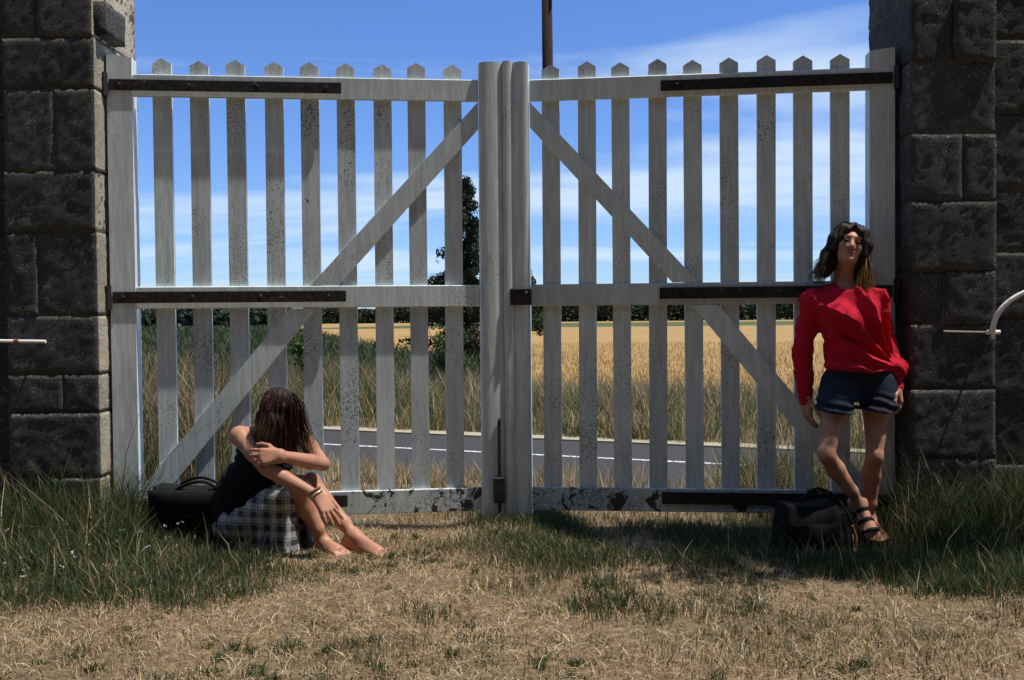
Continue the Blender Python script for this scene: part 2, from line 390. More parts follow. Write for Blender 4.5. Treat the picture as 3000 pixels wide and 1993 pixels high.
# ------------------------------------------------------------------ vegetation as blades and leaves
def blade_mesh(name, P, h, wd, lean, tint, tipt=None, flat=0.0):
    """P (n,3) feet, h heights, wd widths, lean lateral reach / height"""
    n = len(P); az = rng.uniform(0, 2 * math.pi, n); la = rng.uniform(0, 2 * math.pi, n)
    side = np.stack([np.cos(az), np.sin(az), 0 * az], -1) * (wd / 2)[:, None]
    ld = np.stack([np.cos(la), np.sin(la), 0 * la], -1) * (lean * h)[:, None]
    up = np.zeros((n, 3)); up[:, 2] = h
    m = P + up * 0.55 + ld * 0.32; t = P + up + ld
    b = P.copy(); b[:, 2] -= 0.01
    V = np.stack([b - side, b + side, m + side * 0.8, m - side * 0.8, t], 1).reshape(-1, 3)
    o = np.arange(n)[:, None] * 5
    F = np.concatenate([o + [0, 1, 2], o + [0, 2, 3], o + [3, 2, 4]])
    C = np.repeat(tint[:, None], 5, 1)
    if tipt is not None: C[:, 4] = tipt; C[:, 2:4] = 0.6 * C[:, 2:4] + 0.4 * tipt[:, None]
    return mesh(name, V, F, False, C.reshape(-1, 3))
def leaf_quads(C, size, tint, flat=0.0, seed=0):
    """one little folded leaf (2 triangles) at every centre"""
    n = len(C); u = rng.normal(size=(n, 3)); u[:, 2] *= 1 - flat; u /= np.linalg.norm(u, axis=1)[:, None]
    v = rng.normal(size=(n, 3)); v -= u * (u * v).sum(1)[:, None]; v /= np.linalg.norm(v, axis=1)[:, None]
    s = size[:, None]
    V = np.stack([C - u * s, C + v * s * 0.45, C + u * s, C - v * s * 0.45], 1).reshape(-1, 3)
    o = np.arange(n)[:, None] * 4
    F = np.concatenate([o + [0, 1, 2], o + [0, 2, 3]])
    return V, F, np.repeat(tint[:, None], 4, 1).reshape(-1, 3)
GREENS = np.array([(0.055, 0.085, 0.03), (0.075, 0.11, 0.035), (0.045, 0.07, 0.03), (0.10, 0.125, 0.05), (0.09, 0.085, 0.04)])
STRAWS = np.array([(0.54, 0.38, 0.19), (0.43, 0.29, 0.15), (0.64, 0.49, 0.29), (0.31, 0.20, 0.11), (0.20, 0.13, 0.09), (0.72, 0.60, 0.43)])
def pick(pal, n, p=None):
    return pal[rng.choice(len(pal), n, p=p)] * rng.uniform(0.75, 1.2, (n, 1))
def scatter(n, x0, x1, y0, y1, dens):
    X = rng.uniform(x0, x1, n); Y = rng.uniform(y0, y1, n); k = rng.random(n) < dens(X, Y); X, Y = X[k], Y[k]
    return np.stack([X, Y, gz(X, Y)], -1)
def n2(X, Y, f, seed): return fbm(np.stack([X * f, Y * f, X * 0 + seed], -1), seed, 3)
def greenness(X, Y):
    """where the lawn is still green: the corners by the pillars, tongues in front of the gate"""
    l = smooth(-0.75, -1.25, X - 0.25 * (n2(X, Y, 2.5, 11) - 0.5)) * smooth(-1.55, -1.15, Y + 0.5 * (n2(X, Y, 2, 12) - 0.5))
    r = smooth(1.15, 1.75, X + 0.45 * Y + 0.55 + 0.5 * (n2(X, Y, 2.5, 13) - 0.5)) * smooth(-1.55, -1.0, Y + 0.4 * (n2(X, Y, 2, 14) - 0.5))
    c = 0.85 * np.exp(-((X - 0.12 - 0.25 * np.clip(-Y - 0.3, 0, 2)) / 0.42) ** 2) * smooth(-1.35, -0.55, Y)
    c = np.maximum(c, 0.62 * smooth(0.49, 0.66, n2(X, Y, 1.35, 17)) * smooth(-2.6, -2.0, Y + 0.6 * (X < -0.3)))
    return np.clip(np.maximum(np.maximum(l, r), c), 0, 1)
OUT = lambda X, Y: 1.0 * ~(((X < -2.0) & (X > -2.55) & (Y > -0.12) & (Y < 0.5)) | ((X > 1.92) & (X < 2.42) & (Y > -0.15) & (Y < 0.5)))
# dry straw lying on the trodden yard
P = scatter(150000, -2.3, 2.3, -2.7, 0.5, lambda X, Y: (0.30 + 0.9 * n2(X, Y, 3, 21) ** 1.5) * (1 - 0.6 * greenness(X, Y)) * OUT(X, Y))
n = len(P); st = pick(STRAWS, n)
tag(obj('dry_straw', blade_mesh('dry_straw', P, rng.uniform(0.004, 0.022, n), rng.uniform(0.0016, 0.0036, n), rng.uniform(1.5, 7.0, n), st), M['blade']),
    'short dry straw covering the trodden yard before the gate', 'straw', kind='stuff')
# short upright dry and green blades
P = scatter(250000, -2.4, 2.4, -2.8, 0.6, lambda X, Y: (0.10 + 0.9 * smooth(0.45, 0.75, n2(X, Y, 2.2, 31))) * (0.5 + 0.5 * greenness(X, Y)) * OUT(X, Y))
n = len(P); gm = rng.random(n) < 0.45 + 0.5 * greenness(P[:, 0], P[:, 1])
tn = np.where(gm[:, None], pick(GREENS, n), pick(STRAWS, n))
tag(obj('lawn_grass', blade_mesh('lawn_grass', P, rng.uniform(0.015, 0.06, n) * (0.8 + 0.5 * greenness(P[:, 0], P[:, 1])), rng.uniform(0.002, 0.004, n), rng.uniform(0.2, 1.2, n), tn), M['blade']),
    'patchy short half dried grass on the yard', 'grass', kind='stuff')
# low dark weed clumps and scattered long pale straws
cen = scatter(900, -2.2, 2.2, -2.7, -0.15, lambda X, Y: 0.25 + 0.75 * smooth(0.4, 0.65, n2(X, Y, 1.5, 35))); k_ = 34
P = np.repeat(cen, k_, 0) + rng.normal(size=(len(cen) * k_, 3)) * np.repeat(rng.uniform(0.008, 0.035, len(cen)), k_)[:, None] * [1, 1, 0]
n = len(P); P[:, 2] = gz(P[:, 0], P[:, 1]); hh = np.repeat(rng.uniform(0.010, 0.042, len(cen)) * rng.uniform(0.5, 1.1, len(cen)), k_) * rng.uniform(0.5, 1.2, n)
tag(obj('yard_weeds', blade_mesh('yard_weeds', P, hh, rng.uniform(0.003, 0.007, n), rng.uniform(0.3, 1.3, n), pick(GREENS * [1.0, 0.95, 0.9], n)), M['blade']),
    'small dark green weed clumps scattered over the dry yard', 'weeds', kind='stuff')
P = scatter(1500, -2.3, 2.3, -2.7, -0.1, lambda X, Y: 0.3 + 0.7 * smooth(0.35, 0.6, n2(X, Y, 1.2, 36))); n = len(P)
tag(obj('loose_straw', blade_mesh('loose_straw', P, rng.uniform(0.006, 0.03, n), rng.uniform(0.003, 0.005, n), rng.uniform(2.0, 6.0, n), np.tile((0.72, 0.62, 0.44), (n, 1)) * rng.uniform(0.8, 1.15, (n, 1))), M['blade']),
    'longer bleached straws lying loose on the yard', 'straw', kind='stuff')
# tall green grass by the pillars
def tall(X, Y): return smooth(0.25, 0.8, greenness(X, Y)) * OUT(X, Y)
P = scatter(210000, -2.75, 2.75, -1.7, 0.7, lambda X, Y: tall(X, Y) * (0.25 + 0.75 * smooth(0.35, 0.6, n2(X, Y, 4, 41))) * np.where(np.abs(X) < 0.8, 0.8, 1.0))
n = len(P); edge = smooth(0.6, 1.9, np.abs(P[:, 0])); wallp = np.exp(-((P[:, 1] + 0.0) / 0.55) ** 2)
h = rng.uniform(0.025, 0.085, n) * (1.0 + 0.2 * edge) * (0.8 + 3.0 * wallp * smooth(1.6, 2.0, np.abs(P[:, 0])))
sel = rng.random(n) < 0.05; h = np.where(sel, h * 1.9, h)
tn = np.where((rng.random(n) < 0.9)[:, None], pick(GREENS * [0.8, 0.92, 0.85], n), pick(STRAWS, n) * 0.7)
tag(obj('tall_grass', blade_mesh('tall_grass', P, h, rng.uniform(0.0025, 0.005, n), rng.uniform(0.2, 0.9, n), tn), M['blade']),
    'dense tall green grass around the feet of both stone pillars', 'grass', kind='stuff')
P = scatter(9000, -2.75, 2.75, -1.5, 0.5, lambda X, Y: smooth(0.4, 0.9, greenness(X, Y)) * smooth(0.9, 1.5, np.abs(X)) * OUT(X, Y) * (0.25 + np.exp(-(Y / 0.5) ** 2))); n = len(P)
P = P[~((P[:, 0] > -1.85) & (P[:, 0] < -1.2) & (P[:, 1] > -0.6))]; n = len(P)
tn = np.where((rng.random(n) < 0.6)[:, None], pick(GREENS * 1.2, n), pick(STRAWS, n) * 0.8)
tag(obj('long_grass_stems', blade_mesh('long_grass_stems', P, rng.uniform(0.12, 0.46, n) * (0.45 + 0.7 * np.exp(-(P[:, 1] / 0.5) ** 2) * smooth(1.5, 2.0, np.abs(P[:, 0]))), rng.uniform(0.003, 0.006, n), rng.uniform(0.2, 0.8, n), tn), M['blade']),
    'sparse long bending grass stems along the foot of both pillars', 'grass', kind='stuff')
cen = scatter(46, -2.4, -1.5, -1.15, -0.2, lambda X, Y: 0.8 + 0 * X); P = np.repeat(cen, 7, 0) + rng.normal(size=(len(cen) * 7, 3)) * [0.007, 0.007, 0.003]; P[:, 2] += np.repeat(rng.uniform(0.06, 0.16, len(cen)), 7)
V, F, C = leaf_quads(P, rng.uniform(0.003, 0.006, len(P)), np.tile((0.75, 0.76, 0.72), (len(P), 1)))
tag(obj('white_flowers', mesh('white_flowers', V, F, False, C), M['blade']), 'tiny white wild flowers in the grass at the far left', 'flowers', kind='stuff')
# verge between gate and road
def verge(n0, s0, s1, t0, t1, hlo, hhi, wlo, whi, pg, nm, label, hmod=None, seed=51):
    s = rng.uniform(s0, s1, n0); t = rng.uniform(t0, t1, n0); X = RN[0] * s + RD[0] * t; Y = RN[1] * s + RD[1] * t
    k = (rng.random(n0) < 0.25 + 0.75 * smooth(0.35, 0.6, n2(X, Y, 1.1, seed))) & (Y > 0.7); X, Y, s, t = X[k], Y[k], s[k], t[k]
    Z = np.where(s > 7.4, ROADZ - 0.0, gz(X, Y)); P = np.stack([X, Y, Z], -1); n = len(P)
    h = rng.uniform(hlo, hhi, n) * (0.7 + 0.6 * n2(X, Y, 0.7, seed + 3))
    if hmod: h = h * hmod(X, Y, s)
    g = (rng.random(n) < pg(X, Y)); tn = np.where(g[:, None], pick(GREENS * 1.7, n), pick(STRAWS, n) * 0.95)
    tip = np.where((rng.random(n) < 0.4)[:, None], pick(STRAWS, n), tn)
    return tag(obj(nm, blade_mesh(nm, P, h, rng.uniform(wlo, whi, n), rng.uniform(0.15, 0.75, n), tn, tip), M['blade']), label, 'grass', kind='stuff')
verge(60000, 0.6, 3.9, -5, 5, 0.03, 0.13, 0.004, 0.008, lambda X, Y: 0.35 + 0.2 * (X < -1.6), 'near_verge_grass', 'straw coloured grass between the gate and the road', lambda X, Y, s: 0.6 + 2.2 * smooth(1.2, 1.7, np.abs(X)), 51)
verge(34000, 2.3, 4.15, -6, 6, 0.08, 0.34, 0.004, 0.008, lambda X, Y: 0.38 + 0 * X, 'road_edge_grass', 'dry grass fringe along the near edge of the road', None, 55)
verge(75000, 7.35, 11.6, -9, 9, 0.25, 0.75, 0.008, 0.016, lambda X, Y: np.where(X < -1, 0.78, 0.66), 'roadside_grass', 'long wind-bent grass on the bank across the road', lambda X, Y, s: np.where(X < -0.5, 1.0, 0.72) * (0.75 + 0.4 * smooth(7.6, 9, s)), 61)
def patch(n0, x0, x1, y0, y1, hlo, hhi, nm, label, pg, seed):
    P = scatter(n0, x0, x1, y0, y1, lambda X, Y: smooth(0.3, 0.55, n2(X, Y, 1.6, seed)) * 0.85 + 0.15); n = len(P)
    g = rng.random(n) < pg; tn = np.where(g[:, None], pick(GREENS * 1.35, n), pick(STRAWS, n) * 0.9); tip = np.where((rng.random(n) < 0.4)[:, None], pick(STRAWS, n), tn)
    return tag(obj(nm, blade_mesh(nm, P, rng.uniform(hlo, hhi, n), rng.uniform(0.004, 0.008, n), rng.uniform(0.15, 0.6, n), tn, tip), M['blade']), label, 'grass', kind='stuff')
patch(9000, -3.4, -1.75, 0.75, 2.6, 0.35, 0.95, 'long_verge_grass', 'long wild grass rising behind the hinge side of the left leaf', 0.6, 71)
patch(9000, 1.45, 3.2, 0.7, 2.4, 0.20, 0.55, 'green_verge_grass', 'dense green grass behind the hinge side of the right leaf', 0.85, 72)
# crop field leaves
nc = 60000
yy = 13 + 110 * rng.random(nc) ** 2.0; xx = crop_x(yy) - rng.random(nc) ** 1.3 * (6 + yy * 0.5)
P = np.stack([xx, yy, np.full(nc, -0.45)], -1); h = rng.uniform(0.35, 0.85, nc)
tag(obj('crop_plants', blade_mesh('crop_plants', P, h, rng.uniform(0.03, 0.08, nc) * (1 + yy / 50), rng.uniform(0.2, 0.8, nc), pick(GREENS * 0.8, nc)), M['leaf']),
    'dark green leafy crop on the field at the left', 'crop', kind='stuff')
# stubble stalks in the near part of the field
nc = 40000
yy = 9 + 40 * rng.random(nc) ** 1.8; xx = rng.uniform(-0.3, 1, nc) * (3 + yy * 0.45)
k = xx > crop_x(np.maximum(yy, 14)) + 0.5; k &= (xx * RN[0] + yy * RN[1]) > 10.8
P = np.stack([xx[k], yy[k], np.full(k.sum(), -0.48)], -1); nc = len(P)
tag(obj('stubble_stalks', blade_mesh('stubble_stalks', P, rng.uniform(0.05, 0.2, nc), rng.uniform(0.008, 0.02, nc), rng.uniform(0.1, 0.8, nc), pick(np.array([(0.36, 0.23, 0.085), (0.44, 0.30, 0.13), (0.28, 0.175, 0.07)]), nc)), M['blade']),
    'cut golden stubble stalks on the field', 'stubble', kind='stuff')

def crown_tree(name, label, cat, base, h, rx, nleaf, lsize, pal, trunk=0.25, trunk_r=0.06, group=None, seed=1, clumps=14):
    root = empty(name, base); r = np.random.default_rng(seed)
    cc = []; limbs = []
    for k in range(clumps):
        a = r.uniform(0, 6.283); q = r.random() ** 0.6; zz = r.uniform(trunk + 0.12, 0.93); wq = math.sin(math.pi * min(1, (zz - trunk * 0.6) / (1 - trunk * 0.6)) ** 0.8) ** 0.7
        c = np.array([math.cos(a) * rx * q * wq, math.sin(a) * rx * q * wq, h * zz]); cc.append((c, rx * r.uniform(0.28, 0.5)))
        limbs.append(tube(spline([(0, 0, h * zz * 0.45), c * [0.4, 0.4, 0.8], c], 5), [trunk_r * 0.4, trunk_r * 0.3, trunk_r * 0.25, trunk_r * 0.16, trunk_r * 0.08], 5))
    trunkm = merge([tube([(0, 0, -0.1), (0.02 * h, 0, h * 0.3), (0, 0.01 * h, h * 0.6), (0, 0, h * 0.85)], [trunk_r, trunk_r * 0.8, trunk_r * 0.5, trunk_r * 0.12], 8)] + limbs)
    obj('trunk', mesh('trunk', *trunkm), M['bark'], root)
    L = []; per = nleaf // clumps
    for c, cr_ in cc:
        d = r.normal(size=(per, 3)); d /= np.linalg.norm(d, axis=1)[:, None]; L.append(c + d * (cr_ * r.random((per, 1)) ** 0.45) * [1, 1, 0.8])
    L = np.concatenate(L); V, F, C = leaf_quads(L, r.uniform(0.6, 1.3, len(L)) * lsize, pal[r.integers(0, len(pal), len(L))] * r.uniform(0.7, 1.25, (len(L), 1)))
    obj('crown', mesh('crown', V, F, False, C), M['leaf'], root)
    return tag(root, label, cat, group)
def spruce(name, label, base, h, rx, seed):
    root = empty(name, base); r = np.random.default_rng(seed)
    obj('trunk', mesh('trunk', *tube([(0, 0, -0.1), (0.02, 0, h * 0.5), (0, 0, h)], [0.13, 0.07, 0.008], 8)), M['bark'], root)
    L = []; sz = []; br = []
    z = 0.25
    while z < h * 0.985:
        q = z / h; reach = rx * (1 - q) ** 0.75 * (1.0 if q > 0.12 else 0.8)
        for k in range(r.integers(4, 7)):
            a = r.uniform(0, 6.283); ln = reach * r.uniform(0.45, 1.15) + 0.06
            tip = np.array([math.cos(a) * ln, math.sin(a) * ln, z - ln * r.uniform(0.05, 0.45)]); root_ = np.array([0, 0, z])
            mid = (tip + root_) / 2 + [0, 0, -0.08 * ln]
            br.append(tube([root_, mid, tip + [0, 0, 0.05 * ln]], [0.018, 0.012, 0.004], 4))
            m = int(45 + 120 * ln); t = r.random(m) ** 1.05
            p = root_ + (mid - root_) * np.minimum(t * 2, 1)[:, None] + (tip - mid) * np.maximum(t * 2 - 1, 0)[:, None]
            p = p + r.normal(size=(m, 3)) * [0.07, 0.07, 0.05] * (0.4 + (1 - t)[:, None]) ; p[:, 2] -= np.abs(r.normal(size=m)) * 0.10
            L.append(p)
        z += h * 0.034 * r.uniform(0.7, 1.3)
    L = np.concatenate(L); pal = np.array([(0.018, 0.03, 0.02), (0.026, 0.042, 0.024), (0.035, 0.05, 0.027)])
    V, F, C = leaf_quads(L, r.uniform(0.03, 0.085, len(L)), pal[r.integers(0, 3, len(L))])
    obj('branch', mesh('branch', *merge(br)), M['bark'], root)
    obj('crown', mesh('crown', V, F, False, C), M['leaf'], root)
    return tag(root, label, 'tree')
p = at(1372, 1068, 27); spruce('spruce_tree', 'tall dark spruce with drooping branches behind the gate, left of the middle posts', (p[0], 27, -0.48), 6.1, 2.3, 3)
p = at(1520, 1060, 34); crown_tree('broadleaf_tree', 'dark rounded tree showing just right of the gate meeting posts', 'tree', (p[0], 34, -0.48), 3.6, 1.0, 5000, 0.07,
    np.array([(0.03, 0.045, 0.02), (0.045, 0.065, 0.027)]), 0.05, 0.07, seed=4)
p = at(1325, 1085, 12.6); crown_tree('leafy_bush', 'bright green leafy bush at the foot of the spruce', 'bush', (p[0], 12.6, -0.49), 1.4, 0.46, 2600, 0.042,
    np.array([(0.08, 0.14, 0.035), (0.11, 0.17, 0.05), (0.06, 0.10, 0.03)]), 0.0, 0.025, 'bushes on the far bank', seed=8, clumps=20)
p = at(885, 1075, 12.0); crown_tree('leafy_bush', 'bright green leafy bush low behind the slanting brace of the left leaf', 'bush', (p[0], 12.0, -0.49), 1.35, 0.34, 1600, 0.042,
    np.array([(0.08, 0.14, 0.035), (0.11, 0.17, 0.05), (0.06, 0.10, 0.03)]), 0.0, 0.025, 'bushes on the far bank', seed=9, clumps=16)
wt = crown_tree('wall_tree', 'leafy tree beside the right pillar just outside the picture', 'tree', (3.3, -0.78, 0), 5.6, 1.15, 3000, 0.07,
    np.array([(0.06, 0.10, 0.03), (0.08, 0.12, 0.04)]), 0.5, 0.09, None, seed=21, clumps=22); wt.scale = (1, 0.45, 1)
# distant wood and hedges: one mass
def far_wood(name, label, y, x0, x1, hlo, hhi, n, seed, pal):
    r = np.random.default_rng(seed); X = r.uniform(x0, x1, n); q = r.random(n) ** 0.7
    top = hlo + (hhi - hlo) * smooth(0.3, 0.75, fbm(np.stack([X * 0.09, X * 0, X * 0 + seed], -1), seed, 4))
    C = np.stack([X, y + r.normal(size=n) * 1.6, -0.9 + top * q], -1)
    V, F, Cc = leaf_quads(C, r.uniform(0.3, 0.75, n) * (1 if y > 0 else 1.5), pal[r.integers(0, len(pal), n)] * r.uniform(0.7, 1.2, (n, 1)))
    return tag(obj(name, mesh(name, V, F, False, Cc), M['leaf']), label, 'wood', kind='stuff')
DK = np.array([(0.022, 0.036, 0.02), (0.032, 0.05, 0.026), (0.045, 0.062, 0.03)])
far_wood('distant_wood', 'dark line of trees along the horizon behind the fields', 235, -110, 130, 3.8, 6.0, 60000, 5, DK)
far_wood('field_hedge', 'low dark hedge behind the green crop at the left', 120, -75, -28, 2.0, 3.2, 12000, 6, DK)

far_wood('sky_blocking_trees', 'tall dense dark trees, unseen behind the viewer, added to block sky light', -15, -32, 32, 17, 22, 26000, 15, DK)  # unseen trees added behind the camera to darken the shaded fronts
# utility pole
p = at(1613, 1120, 12.2); up = empty('utility_pole', (p[0], 12.2, -0.5))
obj('pole_shaft', mesh('pole_shaft', *tube([(0, 0, -0.3), (0.0, 0, 4), (-0.02, 0, 8.6)], [0.105, 0.098, 0.085], 14), True), M['pole'], up)
obj('crossarm', mesh('crossarm', *cbox(-0.6, 0.6, -0.15, -0.07, 8.1, 8.2)), M['pole'], up)
tag(up, 'dark brown wooden utility pole rising behind the right gate leaf', 'pole')

# ------------------------------------------------------------------ stone pillars and walls
def rough_block(sx, sy, sz, seed, amp=0.012, step=0.03):
    """squared block with worn edges and a pitted face, centred on the origin"""
    nx, ny, nz = [max(3, int(round(q / step))) for q in (sx, sy, sz)]
    V = []; F = []
    def face(o, u, v, nu, nv):
        b = len(V)
        for i in range(nu + 1):
            for j in range(nv + 1): V.append(o + u * (i / nu) + v * (j / nv))
        for i in range(nu):
            for j in range(nv):
                a = b + i * (nv + 1) + j; F.append((a, a + nv + 1, a + nv + 2, a + 1))
    h = np.array([sx, sy, sz]) / 2; X, Y, Z = np.eye(3) * [[sx], [sy], [sz]]
    face(-h, X, Z, nx, nz); face(h - X - Z, X, Z * 0 + Z, nx, nz) if 0 else None
    face(-h + Y, Z, X, nz, nx); face(-h, Z, Y, nz, ny); face(-h + X, Y, Z, ny, nz); face(-h, Y, X, ny, nx); face(-h + Z, X, Y, nx, ny)
    V = np.array(V)
    e = h - np.abs(V); es = np.sort(e, 1); r = 0.014
    edge = np.clip(1 - es[:, 1] / r, 0, 1) ** 1.5                         # 1 on edges
    q = V + seed * 7.3
    d = (fbm(q * 5, seed, 2) - 0.5) * 0.35 + (fbm(q * 24, seed + 9, 1) - 0.5) * 0.22 + (np.random.default_rng(seed).random(len(V)) - 0.5) * 0.30
    nrm = V / h; nrm = np.sign(nrm) * (np.abs(nrm) > 0.985); ln = np.linalg.norm(nrm, axis=1)[:, None]; nrm = nrm / np.maximum(ln, 1)
    V2 = V + nrm * (d * amp - edge * (0.001 + 0.004 * vnoise(q * 18, seed + 3)))[:, None]
    # weld
    key = np.round(V * 1e5).astype(np.int64); _, inv, first = None, None, None
    u, first, inv = np.unique(key, axis=0, return_index=True, return_inverse=True); inv = inv.reshape(-1)
    return V2[first], inv[np.array(F)]
def masonry(root, x0, x1, y0, y1, courses, splits, seed, mats, amp=0.012, reveal=0):
    """courses of squared blocks; splits says at which share of the width a course has its joint"""
    obj('mortar', mesh('mortar', *cbox(x0 + 0.007, x1 - 0.007, y0 + 0.007, y1 - 0.007, courses[0], courses[-1] - 0.01)), M['mortar'], root)
    k = 0
    for i in range(len(courses) - 1):
        z0, z1 = courses[i], courses[i + 1]; cuts = [0.0] + splits.get(i, []) + [1.0]
        for a, b in zip(cuts[:-1], cuts[1:]):
            xa, xb = x0 + (x1 - x0) * a, x0 + (x1 - x0) * b; g = 0.003; k += 1
            V, F = rough_block(xb - xa - g, y1 - y0, z1 - z0 - g, seed * 31 + k, amp, 0.02 if z0 < 2.8 else 0.08)
            me = mesh('stone', V, F, True); me.materials.append(mats); me.materials.append(M['stone_sunlit'])
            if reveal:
                nn = np.empty(len(me.polygons) * 3, np.float32); me.polygons.foreach_get('normal', nn); me.polygons.foreach_set('material_index', (nn.reshape(-1, 3)[:, 0] * reveal > 0.6).astype(np.int32))  # faces turned to the sun take the lighter, sunlit-coloured stone
            o = obj('stone', me, None, root)
            o.location = ((xa + xb) / 2 + rng.uniform(-0.004, 0.004), (y0 + y1) / 2 + rng.uniform(-0.006, 0.006), (z0 + z1) / 2)
pl = empty('stone_pillar'); tag(pl, 'tall weathered limestone gate pillar at the left with its inner side in sun', 'pillar', 'gate pillars')
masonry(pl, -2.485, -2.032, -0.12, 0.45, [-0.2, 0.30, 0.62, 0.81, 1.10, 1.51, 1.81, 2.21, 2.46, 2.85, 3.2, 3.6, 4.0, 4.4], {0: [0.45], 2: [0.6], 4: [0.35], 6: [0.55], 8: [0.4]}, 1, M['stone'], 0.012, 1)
pr = empty('stone_pillar'); tag(pr, 'tall dark stone gate pillar at the right beside the woman in red', 'pillar', 'gate pillars')
masonry(pr, 1.955, 2.375, -0.135, 0.45, [-0.2, 0.36, 0.70, 1.02, 1.28, 1.62, 1.95, 2.30, 2.62, 3.0, 3.4, 3.8, 4.1, 4.4], {0: [0.5], 3: [0.4], 5: [0.6], 7: [0.5]}, 2, M['stone'])
wl = empty('stone_wall'); tag(wl, 'dark stone wall running off to the left of the left pillar', 'wall')
masonry(wl, -3.6, -2.49, 0.06, 0.42, [-0.2, 0.35, 0.7, 1.05, 1.4, 1.75, 2.1, 2.45, 2.8, 3.1], {i: ([0.3, 0.62] if i % 2 else [0.45, 0.8]) for i in range(9)}, 3, M['stone'])
wr = empty('stone_wall'); tag(wr, 'dark stone wall running off to the right behind the bent white pipe', 'wall')
masonry(wr, 2.37, 3.6, 0.04, 0.42, [-0.2, 0.3, 0.66, 1.05, 1.38, 1.7, 2.08, 2.45, 2.8, 3.1], {i: ([0.36, 0.7] if i % 2 else [0.22, 0.55]) for i in range(9)}, 4, M['stone'])
# iron hook lump on the left reveal, broken springer stone at the top
V, F = rough_block(0.10, 0.26, 0.16, 77, 0.02); o = obj('springer_stone', mesh('springer_stone', V, F, True), M['stone'], pl); o.location = (-2.03, 0.03, 2.56)

# ------------------------------------------------------------------ gate leaves
def leaf_builder(sgn, label, hinge, rz, inner):
    """sgn +1: leaf runs towards +x from its hinge"""
    g = empty('gate_leaf', hinge, rz); tag(g, label, 'gate', 'leaves of the white gate')
    def U(a, b): return (a, b) if sgn > 0 else (-b, -a)
    def bar(name, u0, u1, y0, y1, z0, z1, m, c=0.004):
        x0, x1 = U(u0, u1); return obj(name, mesh(name, *cbox(x0, x1, y0, y1, z0, z1, c)), m, g)
    r = random.Random(5 + sgn)
    # pointed slats behind the rails
    for i in range(9):
        u = 0.214 + 0.1835 * i + r.uniform(-0.003, 0.003); x0, x1 = U(u, u + 0.093); ht = 2.392 + r.uniform(-0.004, 0.006)
        sh = ht - 0.028; y0, y1 = 0.0195, 0.046; cz = 0.006
        V, F = prism([(x0, 0.10), (x1, 0.10), (x1, sh), ((x0 + x1) / 2, ht), (x0, sh)], y0, y1)
        o = obj('slat', mesh('slat', V, F), M['paint_slat'], g); o.rotation_euler = (0, R(r.uniform(-0.22, 0.22)), 0)
    e = 0.124
    bar('top_rail', e, inner - 0.002, 0.0, 0.0185, 2.198, 2.311, M['paint'])
    bar('middle_rail', e, inner - 0.002, 0.0, 0.0185, 1.130, 1.243, M['paint'])
    bar('bottom_rail', e, inner - 0.002, 0.0, 0.0185, 0.055, 0.178, M['paint_low'])
    # hinge stile with a sloping head
    x0, x1 = U(0.0, 0.122); hi = [(x0, 2.408), (x1, 2.392)] if sgn > 0 else [(x0, 2.392), (x1, 2.408)]
    V, F = prism([(x0, 0.06), (x1, 0.06), (x1, hi[1][1]), (x0, hi[0][1])], -0.006, 0.09)
    obj('hinge_stile', mesh('hinge_stile', V, F), M['paint'], g)
    # braces
    def brace(p):
        q = [(sgn * a, b) for a, b in p]
        if sgn < 0: q = q[::-1]
        V, F = prism(q, 0.003, 0.0187); obj('brace', mesh('brace', V, F), M['paint'], g)
    if sgn > 0:
        brace([(inner - 0.004, 2.055), (inner - 0.004, 2.196), (0.990, 1.245), (1.132, 1.245)][::-1])
        brace([(1.020, 1.128), (0.884, 1.128), (0.126, 0.215), (0.126, 0.180), (0.240, 0.180)])
    else:
        brace([(inner - 0.004, 2.065), (inner - 0.004, 2.196), (0.972, 1.245), (1.104, 1.245)][::-1])
        brace([(1.005, 1.128), (0.872, 1.128), (0.126, 0.215), (0.126, 0.180), (0.240, 0.180)])
    # black strap hinges
    for z0, z1, u1 in ((2.226, 2.282, 1.160), (1.160, 1.218, 1.171), (0.098, 0.160, 1.165)):
        s = obj('hinge_strap', None or mesh('hinge_strap', *cbox(*U(0.012, u1), -0.014, -0.0062, z0, z1, 0.002)), M['iron'], g)
        for k in range(4):
            u = 0.06 + k * 0.34; V, F = tube([(sgn * u, -0.0135, (z0 + z1) / 2), (sgn * u, -0.020, (z0 + z1) / 2)], [0.011, 0.007], 8)
            obj('bolt', mesh('bolt', V, F), M['iron'], s)
        V, F = tube([(sgn * 0.0, 0.0, z0 - 0.03), (sgn * 0.0, 0.0, z1 + 0.03)], [0.019, 0.019], 10); V[:, 0] -= sgn * 0.012; V[:, 1] += -0.012
        obj('hinge_pin', mesh('hinge_pin', V, F), M['iron'], s)
    return g, bar
HL, HR = (-2.018, 0.0, 0), (1.928, 0.0, 0); AL, AR = R(6.24), R(-6.49)
gl, bl = leaf_builder(1, 'left leaf of the white slatted gate, behind the seated woman', HL, AL, 1.866)
gr, brr = leaf_builder(-1, 'right leaf of the white slatted gate, behind the standing woman in red', HR, AR, 1.842)
